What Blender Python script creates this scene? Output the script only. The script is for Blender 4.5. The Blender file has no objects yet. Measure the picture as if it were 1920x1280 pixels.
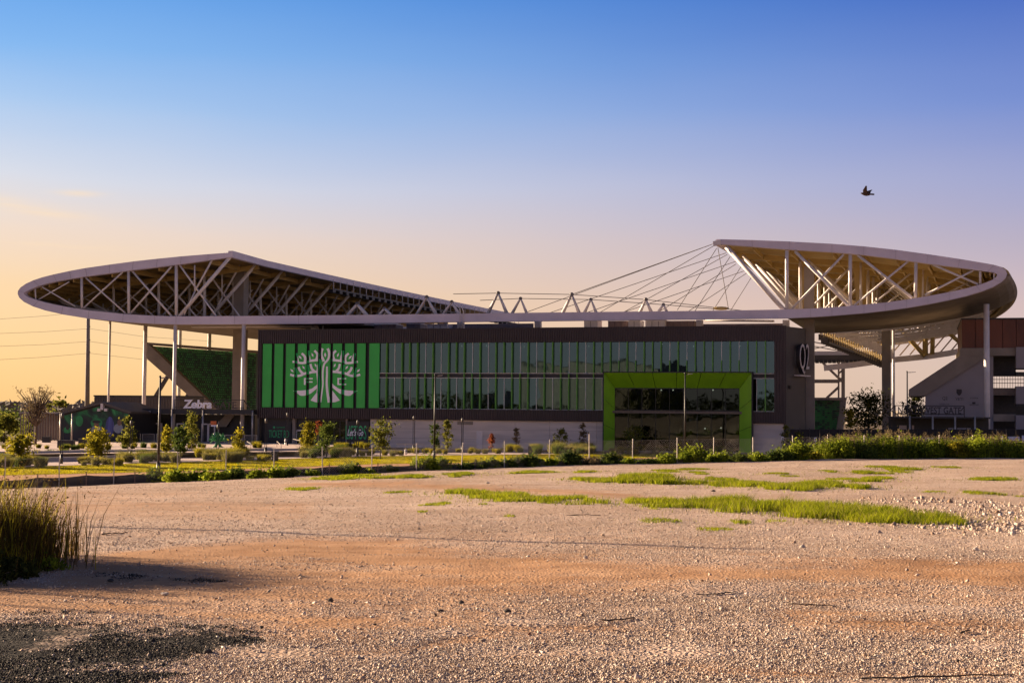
import bpy, bmesh, math, random
import numpy as np
from mathutils import Vector, Matrix
random.seed(7)
rng = np.random.default_rng(7)
scene = bpy.context.scene
COL = scene.collection
R = math.radians

# ---------------------------------------------------------------- camera
CAM = Vector((0, 0, 5.1))
FPX = 2667.0                       # focal length in photograph pixels (50 mm lens)
PITCH, ROLL = R(2.80), R(0.50)
cd = bpy.data.cameras.new('camera'); cd.lens = 50.0; cd.sensor_width = 36.0
cd.clip_start = 0.1; cd.clip_end = 6000
cam = bpy.data.objects.new('camera', cd); COL.objects.link(cam)
MR = Matrix.Rotation(math.pi/2 + PITCH, 3, 'X') @ Matrix.Rotation(ROLL, 3, 'Z')
cam.matrix_world = Matrix.Translation(CAM) @ MR.to_4x4()
scene.camera = cam

# ---------------------------------------------------------------- sky, sun, exposure
SUN_AZ, SUN_EL = R(26), R(12)    # the sun stands to the left, 26 degrees forward of square
TO_SUN = Vector((-math.cos(SUN_AZ)*math.cos(SUN_EL), math.sin(SUN_AZ)*math.cos(SUN_EL), math.sin(SUN_EL)))
SKY_GAIN = 0.288
world = bpy.data.worlds.new('World'); scene.world = world; world.use_nodes = True
wn = world.node_tree.nodes; wl = world.node_tree.links; wn.clear()
def srgb(r, g, b):
    f = lambda c: (c/255/12.92 if c <= 10.3 else ((c/255+0.055)/1.055)**2.4)
    return (f(r), f(g), f(b), 1)
def ramp(nodes, stops):
    n = nodes.new('ShaderNodeValToRGB'); e = n.color_ramp.elements
    while len(e) > 1: e.remove(e[-1])
    e[0].position, e[0].color = stops[0][0], stops[0][1]
    for p, c in stops[1:]:
        x = e.new(p); x.color = c
    return n
def wmath(op, a=None, b=None, clamp=False):
    n = wn.new('ShaderNodeMath'); n.operation = op; n.use_clamp = clamp
    for i, x in enumerate((a, b)):
        if x is None: continue
        if isinstance(x, (int, float)): n.inputs[i].default_value = x
        else: wl.new(x, n.inputs[i])
    return n.outputs[0]
tc = wn.new('ShaderNodeTexCoord')
sep = wn.new('ShaderNodeSeparateXYZ'); wl.new(tc.outputs['Generated'], sep.inputs[0])
zz = sep.outputs['Z']
hx = wmath('MULTIPLY', sep.outputs['X'], -math.cos(SUN_AZ)); hy = wmath('MULTIPLY', sep.outputs['Y'], math.sin(SUN_AZ))
hl = wmath('SQRT', wmath('SUBTRACT', 1.0, wmath('MULTIPLY', zz, zz)))
ca = wmath('DIVIDE', wmath('ADD', hx, hy), wmath('MAXIMUM', hl, 0.001))       # cosine of the azimuth from the sun
K = 1/0.6                                                                # ramps cover z = 0 .. 0.6
def mr(val, a, b):
    n = wn.new('ShaderNodeMapRange'); n.interpolation_type = 'SMOOTHSTEP'
    n.inputs[1].default_value = a; n.inputs[2].default_value = b; wl.new(val, n.inputs[0]); return n.outputs[0]
fac_az = mr(ca, -0.05, 0.86)
hn = wn.new('ShaderNodeTexNoise'); hn.inputs['Scale'].default_value = 1.6; hn.inputs['Detail'].default_value = 4
hm = wn.new('ShaderNodeMapping'); hm.inputs['Scale'].default_value = (1, 1, 5); wl.new(tc.outputs['Generated'], hm.inputs[0]); wl.new(hm.outputs[0], hn.inputs['Vector'])
zs = wmath('ADD', wmath('MULTIPLY', zz, K), wmath('MULTIPLY', wmath('SUBTRACT', hn.outputs[0], 0.5), wmath('MULTIPLY', mr(zz, 0.0, 0.15), 0.07)), True)   # uneven haze
WARM = ramp(wn, [(0, srgb(244,192,122)), (.03*K, srgb(246,198,132)), (.082*K, srgb(243,202,152)), (.125*K, srgb(234,208,188)),
                 (.158*K, srgb(210,211,221)), (.205*K, srgb(160,192,230)), (.24*K, srgb(118,174,232)), (.285*K, srgb(70,148,226)), (.42*K, srgb(38,84,168)), (1, srgb(28,50,100))])
COOL = ramp(wn, [(0, srgb(206,184,176)), (.03*K, srgb(206,182,178)), (.075*K, srgb(200,174,182)), (.12*K, srgb(172,160,186)),
                 (.16*K, srgb(148,150,196)), (.21*K, srgb(106,126,198)), (.285*K, srgb(46,84,182)), (.42*K, srgb(28,56,124)), (1, srgb(22,40,84))])
wl.new(zs, WARM.inputs[0]); wl.new(zs, COOL.inputs[0])
mx = wn.new('ShaderNodeMix'); mx.data_type = 'RGBA'
BACK = ramp(wn, [(0, srgb(238,210,196)), (.06*K, srgb(236,206,200)), (.14*K, srgb(214,196,206)), (.24*K, srgb(160,166,204)), (.36*K, srgb(100,118,176)), (.6*K*.999, srgb(22,40,84))])
wl.new(zs, BACK.inputs[0]); mb_ = wn.new('ShaderNodeMix'); mb_.data_type = 'RGBA'
wl.new(mr(ca, 0.0, -0.85), mb_.inputs[0]); wl.new(COOL.outputs[0], mb_.inputs[6]); wl.new(BACK.outputs[0], mb_.inputs[7])
wl.new(fac_az, mx.inputs[0]); wl.new(mb_.outputs[2], mx.inputs[6]); wl.new(WARM.outputs[0], mx.inputs[7])
# faint streaky clouds, warm where they are low
mp = wn.new('ShaderNodeMapping'); mp.inputs['Scale'].default_value = (2.2, 2.2, 26); mp.inputs['Location'].default_value = (0.37, 0.1, 0.62)
wl.new(tc.outputs['Generated'], mp.inputs[0])
nz = wn.new('ShaderNodeTexNoise'); nz.inputs['Scale'].default_value = 2.3; nz.inputs['Detail'].default_value = 6; nz.inputs['Roughness'].default_value = .55
wl.new(mp.outputs[0], nz.inputs['Vector'])
cl = mr(nz.outputs[0], 0.60, 0.78)
clz = wmath('MULTIPLY', cl, wmath('MULTIPLY', wmath('SUBTRACT', 1.0, mr(zz, 0.10, 0.16)), mr(zz, 0.03, 0.08)))
def streak(x0, wx, z0, wz, tilt):
    uu = wmath('DIVIDE', wmath('ADD', sep.outputs['X'], -x0), wx)
    vv = wmath('DIVIDE', wmath('ADD', wmath('ADD', zz, -z0), wmath('MULTIPLY', wmath('ADD', sep.outputs['X'], -x0), tilt)), wz)
    q = wmath('ADD', wmath('MULTIPLY', uu, uu), wmath('MULTIPLY', vv, vv))
    return wmath('MULTIPLY', wmath('POWER', 2.718, wmath('MULTIPLY', q, -1.0)), mr(nz.outputs[0], 0.25, 0.62))
clm = wmath('ADD', wmath('MULTIPLY', wmath('MULTIPLY', clz, 0.4), mr(ca, 0.3, 0.75)), wmath('ADD', wmath('MULTIPLY', streak(-.330, .036, .1330, .0042, .13), 1.0), wmath('MULTIPLY', streak(-.290, .014, .1425, .0022, .0), .55)), True)
mc = wn.new('ShaderNodeMix'); mc.data_type = 'RGBA'; mc.inputs[7].default_value = srgb(252,214,164)
wl.new(clm, mc.inputs[0]); wl.new(mx.outputs[2], mc.inputs[6])
gain = wn.new('ShaderNodeVectorMath'); gain.operation = 'SCALE'; gain.inputs['Scale'].default_value = SKY_GAIN*0.97
wl.new(mc.outputs[2], gain.inputs[0])
nish = wn.new('ShaderNodeTexSky'); nish.sky_type = 'NISHITA'; nish.sun_disc = False
nish.sun_elevation = SUN_EL; nish.sun_rotation = math.pi*1.5 + SUN_AZ
nsc = wn.new('ShaderNodeVectorMath'); nsc.operation = 'SCALE'; nsc.inputs['Scale'].default_value = 0.006
wl.new(nish.outputs[0], nsc.inputs[0])
add = wn.new('ShaderNodeVectorMath'); add.operation = 'ADD'
wl.new(gain.outputs[0], add.inputs[0]); wl.new(nsc.outputs[0], add.inputs[1])
bg = wn.new('ShaderNodeBackground'); bg.inputs[1].default_value = 1.0
wl.new(add.outputs[0], bg.inputs[0])
wo = wn.new('ShaderNodeOutputWorld'); wl.new(bg.outputs[0], wo.inputs[0])

sl = bpy.data.lights.new('sun', 'SUN'); sl.energy = 5.0; sl.angle = R(0.6); sl.color = (1.0, 0.76, 0.51)
so = bpy.data.objects.new('sun', sl); COL.objects.link(so)
so.rotation_euler = TO_SUN.to_track_quat('Z', 'Y').to_euler()
vs = scene.view_settings
vs.view_transform = 'Standard'; vs.look = 'None'; vs.gamma = 1; vs.use_curve_mapping = False; vs.exposure = 1.82
scene.display_settings.display_device = 'sRGB'
try:
    scene.cycles.max_bounces = 8; scene.cycles.transparent_max_bounces = 12; scene.cycles.sample_clamp_indirect = 6
    scene.cycles.use_denoising = True
except Exception: pass

# ---------------------------------------------------------------- picture <-> place
def ray(px, py):
    return MR @ Vector(((px-960)/FPX, (640-py)/FPX, -1))
def PY(px, py, Y):                 # the point at depth Y
    d = ray(px, py); return CAM + d*(Y/d.y)
def PZ(px, py, z):                 # the point on a level plane
    d = ray(px, py); return CAM + d*((z-CAM.z)/d.z)
def pix(P):
    q = MR.transposed() @ (Vector(P)-CAM)
    return 960 + FPX*q.x/-q.z, 640 - FPX*q.y/-q.z
# stadium frame: u along the glass front, v away into the stadium, w up
A = R(16); CA_, SA_ = math.cos(A), math.sin(A)
_cr = PY(1474, 705, 182); _dl = ray(484, 700); _k = _dl.x/_dl.y
LEN = (_cr.x - _k*_cr.y)/(CA_ + _k*SA_)
ORG = Vector((_cr.x - LEN*CA_, _cr.y + LEN*SA_, 0))
def S(u, v, w):
    return Vector((ORG.x + u*CA_ + v*SA_, ORG.y - u*SA_ + v*CA_, w))
def PV(px, py, v):                 # (u, w) where the line of sight meets the plane v
    d = ray(px, py); nv = Vector((SA_, CA_, 0))
    t = (v - (CAM-ORG).dot(nv))/d.dot(nv); P = CAM + d*t
    return (P-ORG).dot(Vector((CA_, -SA_, 0))), P.z
def PVS(px, py, v):
    u, w = PV(px, py, v); return S(u, v, w)

# ---------------------------------------------------------------- mesh helpers
class MB:
    def __init__(self): self.v = []; self.f = []
    def add(self, vs_, fs):
        o = len(self.v); self.v += [Vector(p) for p in vs_]; self.f += [tuple(i+o for i in f) for f in fs]; return self
    def hexa(self, p):             # 8 corners: bottom loop then top loop
        return self.add(p, [(3,2,1,0),(4,5,6,7),(0,1,5,4),(1,2,6,5),(2,3,7,6),(3,0,4,7)])
    def box(self, a, b):
        (x0,y0,z0),(x1,y1,z1) = a, b
        return self.hexa([(x0,y0,z0),(x1,y0,z0),(x1,y1,z0),(x0,y1,z0),(x0,y0,z1),(x1,y0,z1),(x1,y1,z1),(x0,y1,z1)])
    def sbox(self, u0, u1, v0, v1, w0, w1):      # box in the stadium frame
        return self.hexa([S(u0,v0,w0),S(u1,v0,w0),S(u1,v1,w0),S(u0,v1,w0),S(u0,v0,w1),S(u1,v0,w1),S(u1,v1,w1),S(u0,v1,w1)])
    def bar(self, p, q, w, h=None, up=(0,0,1)):
        p, q = Vector(p), Vector(q); h = h or w; d = (q-p).normalized()
        s = d.cross(Vector(up))
        if s.length < 1e-4: s = d.cross(Vector((0,1,0)))
        s.normalize(); t = s.cross(d).normalized(); s = s*w/2; t = t*h/2
        return self.hexa([p-s-t,p+s-t,p+s+t,p-s+t,q-s-t,q+s-t,q+s+t,q-s+t])
    def tube(self, pts, r, n=8, cap=True):
        pts = [Vector(p) for p in pts]; rs = r if isinstance(r, (list, tuple)) else [r]*len(pts)
        o = len(self.v); ref = None
        for i, p in enumerate(pts):
            d = (pts[min(i+1, len(pts)-1)] - pts[max(i-1, 0)]).normalized()
            if ref is None: ref = d.orthogonal().normalized()
            ref = (ref - d*ref.dot(d))
            ref = ref.normalized() if ref.length > 1e-5 else d.orthogonal().normalized()
            b = d.cross(ref)
            for k in range(n):
                a = 2*math.pi*k/n; self.v.append(p + (ref*math.cos(a) + b*math.sin(a))*rs[i])
        for i in range(len(pts)-1):
            for k in range(n):
                a, b2 = o+i*n+k, o+i*n+(k+1) % n; self.f.append((a, b2, b2+n, a+n))
        if cap:
            self.f.append(tuple(o+k for k in reversed(range(n)))); self.f.append(tuple(o+(len(pts)-1)*n+k for k in range(n)))
        return self
    def prism(self, loop, off):    # closed loop of points pushed along off
        n = len(loop); off = Vector(off); o = len(self.v)
        self.v += [Vector(p) for p in loop] + [Vector(p)+off for p in loop]
        self.f.append(tuple(o+i for i in range(n))); self.f.append(tuple(o+n+i for i in reversed(range(n))))
        for i in range(n):
            j = (i+1) % n; self.f.append((o+j, o+i, o+n+i, o+n+j))
        return self
    def strip(self, A_, B_, off):  # a ribbon between two lines, given thickness off
        off = Vector(off)
        for i in range(len(A_)-1):
            a, b, c, d = (Vector(x) for x in (A_[i], A_[i+1], B_[i+1], B_[i]))
            self.hexa([a, b, c, d, a+off, b+off, c+off, d+off])
        return self
    def ball(self, c, r, seg=8, rings=5, sc=(1,1,1)):
        c = Vector(c); o = len(self.v)
        for i in range(rings+1):
            th = math.pi*i/rings
            for k in range(seg):
                ph = 2*math.pi*k/seg
                self.v.append(c + Vector((r*sc[0]*math.sin(th)*math.cos(ph), r*sc[1]*math.sin(th)*math.sin(ph), r*sc[2]*math.cos(th))))
        for i in range(rings):
            for k in range(seg):
                a, b2 = o+i*seg+k, o+i*seg+(k+1) % seg; self.f.append((a, a+seg, b2+seg, b2))
        return self

def np_mesh(name, verts, faces, smooth=False):
    me = bpy.data.meshes.new(name)
    verts = np.asarray(verts, np.float32).reshape(-1, 3); faces = np.asarray(faces, np.int32)
    m, k = faces.shape
    me.vertices.add(len(verts)); me.vertices.foreach_set('co', verts.ravel())
    me.loops.add(m*k); me.loops.foreach_set('vertex_index', faces.ravel())
    me.polygons.add(m); me.polygons.foreach_set('loop_start', np.arange(0, m*k, k, dtype=np.int32))
    try: me.polygons.foreach_set('loop_total', np.full(m, k, dtype=np.int32))
    except Exception: pass
    if smooth: me.polygons.foreach_set('use_smooth', np.ones(m, dtype=bool))
    me.update(calc_edges=True); me.validate()
    return me
def link(name, data, mat=None, parent=None, kind=None):
    o = bpy.data.objects.new(name, data); COL.objects.link(o)
    if mat is not None: data.materials.append(mat)
    if parent is not None: o.parent = parent
    if kind: o['kind'] = kind
    return o
def origin_of(o):
    while o.parent is not None: o = o.parent
    return Vector(o.location)
def part(name, mb, mat, parent, kind=None, label=None, smooth=False):
    org = origin_of(parent)
    me = bpy.data.meshes.new(name); me.from_pydata([tuple(p-org) for p in mb.v], [], mb.f)
    bm = bmesh.new(); bm.from_mesh(me); bmesh.ops.recalc_face_normals(bm, faces=bm.faces); bm.to_mesh(me); bm.free()
    if smooth:
        me.polygons.foreach_set('use_smooth', [True]*len(me.polygons))
    o = link(name, me, mat, parent, kind)
    if label: o['label'] = label
    return o
def tag(o, label, cat, group=None):
    o['label'] = label; o['category'] = cat
    if group: o['group'] = group
    return o
def thing(name, label, cat, loc=(0,0,0), group=None):
    o = bpy.data.objects.new(name, None); o.empty_display_size = 0.3; COL.objects.link(o); o.location = loc
    return tag(o, label, cat, group)
def solo(name, mb, mat, label, cat, loc=(0,0,0), group=None, smooth=False):
    e = Vector(loc); me = bpy.data.meshes.new(name); me.from_pydata([tuple(p-e) for p in mb.v], [], mb.f)
    bm = bmesh.new(); bm.from_mesh(me); bmesh.ops.recalc_face_normals(bm, faces=bm.faces); bm.to_mesh(me); bm.free()
    if smooth: me.polygons.foreach_set('use_smooth', [True]*len(me.polygons))
    o = link(name, me, mat); o.location = e
    return tag(o, label, cat, group)
def copy_tree(src, loc, rz=0.0, sc=(1,1,1), label=None):
    kids = [(o, o.parent) for o in src.children_recursive]
    m = {src: src.copy()}; COL.objects.link(m[src])
    for o, p in kids:
        c = o.copy(); COL.objects.link(c); m[o] = c; c.parent = m[p]
    r = m[src]; r.location = loc; r.rotation_euler = (0, 0, rz); r.scale = sc if not isinstance(sc, (int, float)) else (sc, sc, sc)
    if label: r['label'] = label
    return r
def text_mesh(body, height, wscale=1.0, depth=0.06, shear=0.0, spacing=1.0, bold=0.0):
    cu = bpy.data.curves.new('lettering', 'FONT'); cu.body = body; cu.size = 1; cu.extrude = depth/2; cu.shear = shear
    cu.space_character = spacing; cu.offset = bold; cu.resolution_u = 3
    ob = bpy.data.objects.new('lettering', cu); COL.objects.link(ob)
    bpy.context.view_layer.update()
    me = bpy.data.meshes.new_from_object(ob.evaluated_get(bpy.context.evaluated_depsgraph_get()))
    bpy.data.objects.remove(ob); bpy.data.curves.remove(cu)
    co = np.array([v.co[:] for v in me.vertices]); fs = [tuple(p.vertices) for p in me.polygons]
    bpy.data.meshes.remove(me)
    co[:, 0] -= co[:, 0].min(); co[:, 1] -= co[:, 1].min()
    s = height/co[:, 1].max(); co[:, 0] *= s*wscale; co[:, 1] *= s
    return co, fs
def text_on(mb, body, u0, w0, v, height, width=None, depth=0.06, **kw):
    co, fs = text_mesh(body, height, 1.0, depth, **kw)
    if width: co[:, 0] *= width/co[:, 0].max()
    mb.add([S(u0+x, v-z, w0+y) for x, y, z in co], fs); return mb

# ---------------------------------------------------------------- noise for building (numpy)
def vnoise(x, y, seed=0):
    xi, yi = np.floor(x).astype(np.int64), np.floor(y).astype(np.int64); xf, yf = x-xi, y-yi
    def h(a, b):
        n = (a*374761393 + b*668265263 + seed*974711) & 0x7fffffff
        n = ((n ^ (n >> 13))*1274126177) & 0x7fffffff
        return ((n ^ (n >> 16)) & 0xffff)/65535.0
    sx, sy = xf*xf*(3-2*xf), yf*yf*(3-2*yf)
    return (h(xi,yi)*(1-sx)+h(xi+1,yi)*sx)*(1-sy) + (h(xi,yi+1)*(1-sx)+h(xi+1,yi+1)*sx)*sy
def fbm(x, y, o=4, seed=0):
    t, a, s = 0, 0.5, 0
    for i in range(o):
        t = t + a*vnoise(x*2**i, y*2**i, seed+i*17); s += a; a *= .5
    return t/s

# ---------------------------------------------------------------- materials
def mat(name, col, rough=0.6, metal=0.0, var=0.15, vscale=3.0, bump=0.0, bscale=20.0, spec=0.5, stretch=None, col2=None):
    m = bpy.data.materials.new(name); m.use_nodes = True; n = m.node_tree.nodes; l = m.node_tree.links
    b = n['Principled BSDF']; b.inputs['Roughness'].default_value = rough; b.inputs['Metallic'].default_value = metal
    b.inputs['Specular IOR Level'].default_value = spec
    g = n.new('ShaderNodeNewGeometry'); mpn = n.new('ShaderNodeMapping'); l.new(g.outputs['Position'], mpn.inputs[0])
    if stretch: mpn.inputs['Scale'].default_value = stretch
    nt = n.new('ShaderNodeTexNoise'); nt.inputs['Scale'].default_value = vscale; nt.inputs['Detail'].default_value = 5
    l.new(mpn.outputs[0], nt.inputs['Vector'])
    c2 = col2 or tuple(c*(1-var) for c in col); c1 = col if col2 else tuple(min(1, c*(1+var)) for c in col)
    rp = ramp(n, [(0.3, (*c2, 1)), (0.7, (*c1, 1))]); l.new(nt.outputs[0], rp.inputs[0])
    l.new(rp.outputs[0], b.inputs['Base Color'])
    if bump:
        nb = n.new('ShaderNodeTexNoise'); nb.inputs['Scale'].default_value = bscale; nb.inputs['Detail'].default_value = 4
        l.new(mpn.outputs[0], nb.inputs['Vector'])
        bp = n.new('ShaderNodeBump'); bp.inputs['Strength'].default_value = bump; bp.inputs['Distance'].default_value = 0.05
        l.new(nb.outputs[0], bp.inputs['Height']); l.new(bp.outputs[0], b.inputs['Normal'])
    return m
def leafmat(name, col, col2, trans=0.5, vscale=1.5):
    m = bpy.data.materials.new(name); m.use_nodes = True; n = m.node_tree.nodes; l = m.node_tree.links
    n.clear(); out = n.new('ShaderNodeOutputMaterial')
    g = n.new('ShaderNodeNewGeometry'); nt = n.new('ShaderNodeTexNoise'); nt.inputs['Scale'].default_value = vscale; nt.inputs['Detail'].default_value = 3
    l.new(g.outputs['Position'], nt.inputs['Vector'])
    av = n.new('ShaderNodeMath'); av.operation = 'ADD'
    rnd = n.new('ShaderNodeMath'); rnd.operation = 'MULTIPLY'; rnd.inputs[1].default_value = .5
    l.new(g.outputs['Random Per Island'], rnd.inputs[0]); l.new(nt.outputs[0], av.inputs[0]); l.new(rnd.outputs[0], av.inputs[1])
    rp = ramp(n, [(0.45, (*col, 1)), (0.95, (*col2, 1))]); l.new(av.outputs[0], rp.inputs[0])
    d = n.new('ShaderNodeBsdfDiffuse'); t = n.new('ShaderNodeBsdfTranslucent'); mxs = n.new('ShaderNodeMixShader'); mxs.inputs[0].default_value = trans
    l.new(rp.outputs[0], d.inputs[0]); l.new(rp.outputs[0], t.inputs[0]); l.new(d.outputs[0], mxs.inputs[1]); l.new(t.outputs[0], mxs.inputs[2])
    l.new(mxs.outputs[0], out.inputs[0]); return m
def emit(name, col, s):
    m = bpy.data.materials.new(name); m.use_nodes = True; n = m.node_tree.nodes
    n.clear(); e = n.new('ShaderNodeEmission'); e.inputs[0].default_value = (*col, 1); e.inputs[1].default_value = s
    o = n.new('ShaderNodeOutputMaterial'); m.node_tree.links.new(e.outputs[0], o.inputs[0]); return m
def glass(name, tint, fac, through):
    m = bpy.data.materials.new(name); m.use_nodes = True; n = m.node_tree.nodes; l = m.node_tree.links; n.clear()
    o = n.new('ShaderNodeOutputMaterial'); gl = n.new('ShaderNodeBsdfGlossy'); gl.inputs['Color'].default_value = (*tint, 1); gl.inputs['Roughness'].default_value = 0.015
    tr = n.new('ShaderNodeBsdfTransparent'); tr.inputs[0].default_value = (*through, 1)
    g = n.new('ShaderNodeNewGeometry'); nt = n.new('ShaderNodeTexNoise'); nt.inputs['Scale'].default_value = 0.55; nt.inputs['Detail'].default_value = 1
    l.new(g.outputs['Position'], nt.inputs['Vector'])
    bp = n.new('ShaderNodeBump'); bp.inputs['Strength'].default_value = 0.05; bp.inputs['Distance'].default_value = 0.12
    l.new(nt.outputs[0], bp.inputs['Height']); l.new(bp.outputs[0], gl.inputs['Normal'])
    lw = n.new('ShaderNodeFresnel'); lw.inputs['IOR'].default_value = 1.5
    ad = n.new('ShaderNodeMath'); ad.operation = 'ADD'; ad.use_clamp = True; ad.inputs[1].default_value = fac; l.new(lw.outputs[0], ad.inputs[0])
    ms = n.new('ShaderNodeMixShader'); l.new(ad.outputs[0], ms.inputs[0]); l.new(tr.outputs[0], ms.inputs[1]); l.new(gl.outputs[0], ms.inputs[2])
    l.new(ms.outputs[0], o.inputs[0]); return m

M = {}
M['fascia'] = mat('white_fascia_paint', (.62,.54,.61), .55, 0, .08, .4)
M['steel'] = mat('white_steel_paint', (.62,.56,.54), .5, 0, .10, 1.0)
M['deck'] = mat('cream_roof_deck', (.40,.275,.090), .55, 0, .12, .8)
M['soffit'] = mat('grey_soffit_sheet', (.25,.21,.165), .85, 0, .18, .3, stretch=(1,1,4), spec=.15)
M['cable'] = mat('dark_cable', (.12,.10,.09), .5)
M['black'] = mat('black_paint', (.018,.016,.016), .5, 0, .2)
M['clad'] = mat('brown_black_cladding', (.050,.034,.032), .5, .2, .15, .7)
M['smooth'] = mat('dark_smooth_panel', (.075,.060,.052), .55, 0, .12, .5)
M['green'] = mat('green_metal_panel', (.032,.43,.055), .38, 0, .08, .5)
M['greenlit'] = mat('bright_green_print', (.02,.50,.13), .5, 0, .05)
M['white'] = mat('white_print', (.92,.86,.88), .5, 0, .04)
M['portal'] = mat('lime_green_panel', (.19,.42,.006), .42, 0, .10, .6)
M['fin'] = mat('green_fin', (.10,.30,.03), .45, 0, .1)
M['alu'] = mat('silver_mullion', (.70,.68,.64), .45, .1, .1)
M['glass'] = glass('tinted_glass', (.40,.67,.78), .11, (.10,.13,.13))
M['glass2'] = glass('lobby_glass', (.44,.56,.54), .03, (.14,.16,.16))
M['concrete'] = mat('pale_concrete', (.66,.555,.485), .85, 0, .14, .8, .25, 8, col2=(.50,.42,.37), stretch=(.25,.25,2.2))
M['concrete_dark'] = mat('grey_concrete', (.25,.205,.165), .85, 0, .15, .5, .2, 8)
M['wallgrey'] = mat('grey_wall_paint', (.27,.235,.24), .8, 0, .08, .4)
M['rust'] = mat('rust_red_metal', (.135,.040,.018), .6, 0, .3, .8, .1, 6, stretch=(1,1,.25))
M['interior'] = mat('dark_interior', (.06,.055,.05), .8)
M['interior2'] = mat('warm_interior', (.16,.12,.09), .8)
M['path'] = mat('pinkish_paving', (.58,.43,.36), .85, 0, .1, .6, .2, 10)
M['retain'] = mat('grey_retaining_wall', (.34,.285,.28), .85, 0, .12, .7, .2, 10)
M['lawn'] = mat('mown_lawn', (.34,.27,.010), .9, 0, .25, .35, .6, 30, spec=.1)
M['orange'] = mat('orange_dirt', (.50,.27,.14), .95, 0, .15, .5, .5, 8, spec=.1)
M['site'] = mat('site_ground', (.20,.15,.10), .95, 0, .3, .1, .5, 2, spec=.1)
M['fabric'] = mat('black_silt_fabric', (.022,.016,.016), .85, 0, .25, 2.0, .6, 3)
M['wood'] = mat('weathered_wood', (.20,.11,.07), .85, 0, .25, 6)
M['galv'] = mat('galvanised_steel', (.42,.37,.33), .45, .5, .15, 2)
M['bark'] = mat('brown_bark', (.11,.075,.05), .9, 0, .3, 6, .5, 20)
M['seat'] = mat('green_seats', (.050,.25,.068), .45, 0, .25, 2)
M['seat2'] = mat('dark_seats', (.030,.085,.04), .5, 0, .25, 2)
M['hvac'] = mat('pale_sheet_metal', (.60,.54,.53), .45, .2, .08)
M['hvac2'] = mat('brown_screen', (.20,.13,.11), .6, 0, .15)
M['orangesign'] = mat('orange_sign', (.75,.16,.03), .5)
M['bluewhite'] = mat('blue_white_banner', (.50,.52,.72), .6, 0, .2, 1.5)
M['skin_dark'] = mat('bird_feathers', (.05,.026,.016), .8)
M['leaf_olive'] = leafmat('olive_leaf', (.040,.055,.012), (.22,.21,.035), .5, .9)
M['leaf_yellow'] = leafmat('yellow_leaf', (.07,.075,.012), (.36,.30,.025), .5, .9)
M['leaf_green'] = leafmat('green_leaf', (.030,.055,.015), (.13,.16,.03), .45, .9)
M['leaf_dark'] = leafmat('dark_leaf', (.018,.026,.010), (.075,.075,.018), .35, .8)
M['leaf_weed'] = leafmat('weed_leaf', (.050,.085,.010), (.30,.34,.03), .5, 1.2)
M['leaf_red'] = leafmat('red_leaf', (.12,.030,.014), (.32,.10,.04), .45, 1.0)
M['leaf_bare'] = leafmat('dry_twig_leaf', (.10,.075,.04), (.26,.19,.10), .4, 1.0)
M['grass'] = leafmat('lime_grass', (.050,.085,.004), (.33,.35,.016), .55, 1.6)
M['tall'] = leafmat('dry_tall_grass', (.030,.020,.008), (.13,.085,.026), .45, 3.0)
M['tallgreen'] = leafmat('green_tall_grass', (.12,.12,.012), (.42,.34,.03), .55, 3.0)  # yellow green blades mixed among the brown ones
M['orn'] = leafmat('ornamental_grass', (.085,.088,.02), (.30,.26,.07), .5, 1.2)
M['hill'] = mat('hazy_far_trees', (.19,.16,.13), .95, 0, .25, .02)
M['lamp_on'] = emit('lit_ceiling_lamp', (1,.86,.66), 4)

# ================================================================ GROUND
FEN0, FENS = Vector((-27, 84)), 0.543
def fence_y(X): return FEN0.y + FENS*(X-FEN0.x)
SQ = np.polyfit([-24, 5.6, 40], [.0335, .0203, .0150], 2)
def lot_z(X, Y):
    X = np.asarray(X, float); Y = np.asarray(Y, float)
    s = np.polyval(SQ, np.clip(X, -34, 44))
    z = 3.35 - s*np.maximum(Y, 0)
    z = z + (fbm(X*.16+40, Y*.16+9, 3, 3)-.5)*.22*np.clip(Y/60, .25, 1) + (fbm(X*.9, Y*.9, 3, 5)-.5)*.05
    d = (Y - fence_y(X))*.88
    t = np.clip((d-1.6)/7, 0, 1); t = t*t*(3-2*t)
    return z*(1-t) + -0.35*t
def npix(X, Y, Z):
    P = np.stack([np.asarray(X, float)-CAM.x, np.asarray(Y, float)-CAM.y, np.asarray(Z, float)-CAM.z], -1)
    q = P @ np.array(MR)
    d = np.where(q[..., 2] < -0.2, -q[..., 2], np.nan)
    return 960 + FPX*q[..., 0]/d, 640 - FPX*q[..., 1]/d
def on_lot(px, py):                # where the line of sight meets the gravel lot
    d = ray(px, py); a, b = 4.0, 140.0
    for Y in np.geomspace(5, 140, 160):
        P = CAM + d*(Y/d.y)
        if P.z < float(lot_z(P.x, P.y)): b = Y; break
        a = Y
    for _ in range(30):
        c = (a+b)/2; P = CAM + d*(c/d.y)
        if P.z < float(lot_z(P.x, P.y)): b = c
        else: a = c
    P = CAM + d*(b/d.y); P.z = float(lot_z(P.x, P.y)); return P
def track(px, py, line, soft=1.0):
    line = np.array(line, float)
    c = np.interp(px, line[:, 0], line[:, 1]); w = np.interp(px, line[:, 0], line[:, 2])
    e = np.clip((px-line[0, 0]+60)/60, 0, 1)*np.clip((line[-1, 0]+60-px)/60, 0, 1)
    return np.exp(-((py-c)/(w*soft))**2)*e
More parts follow.
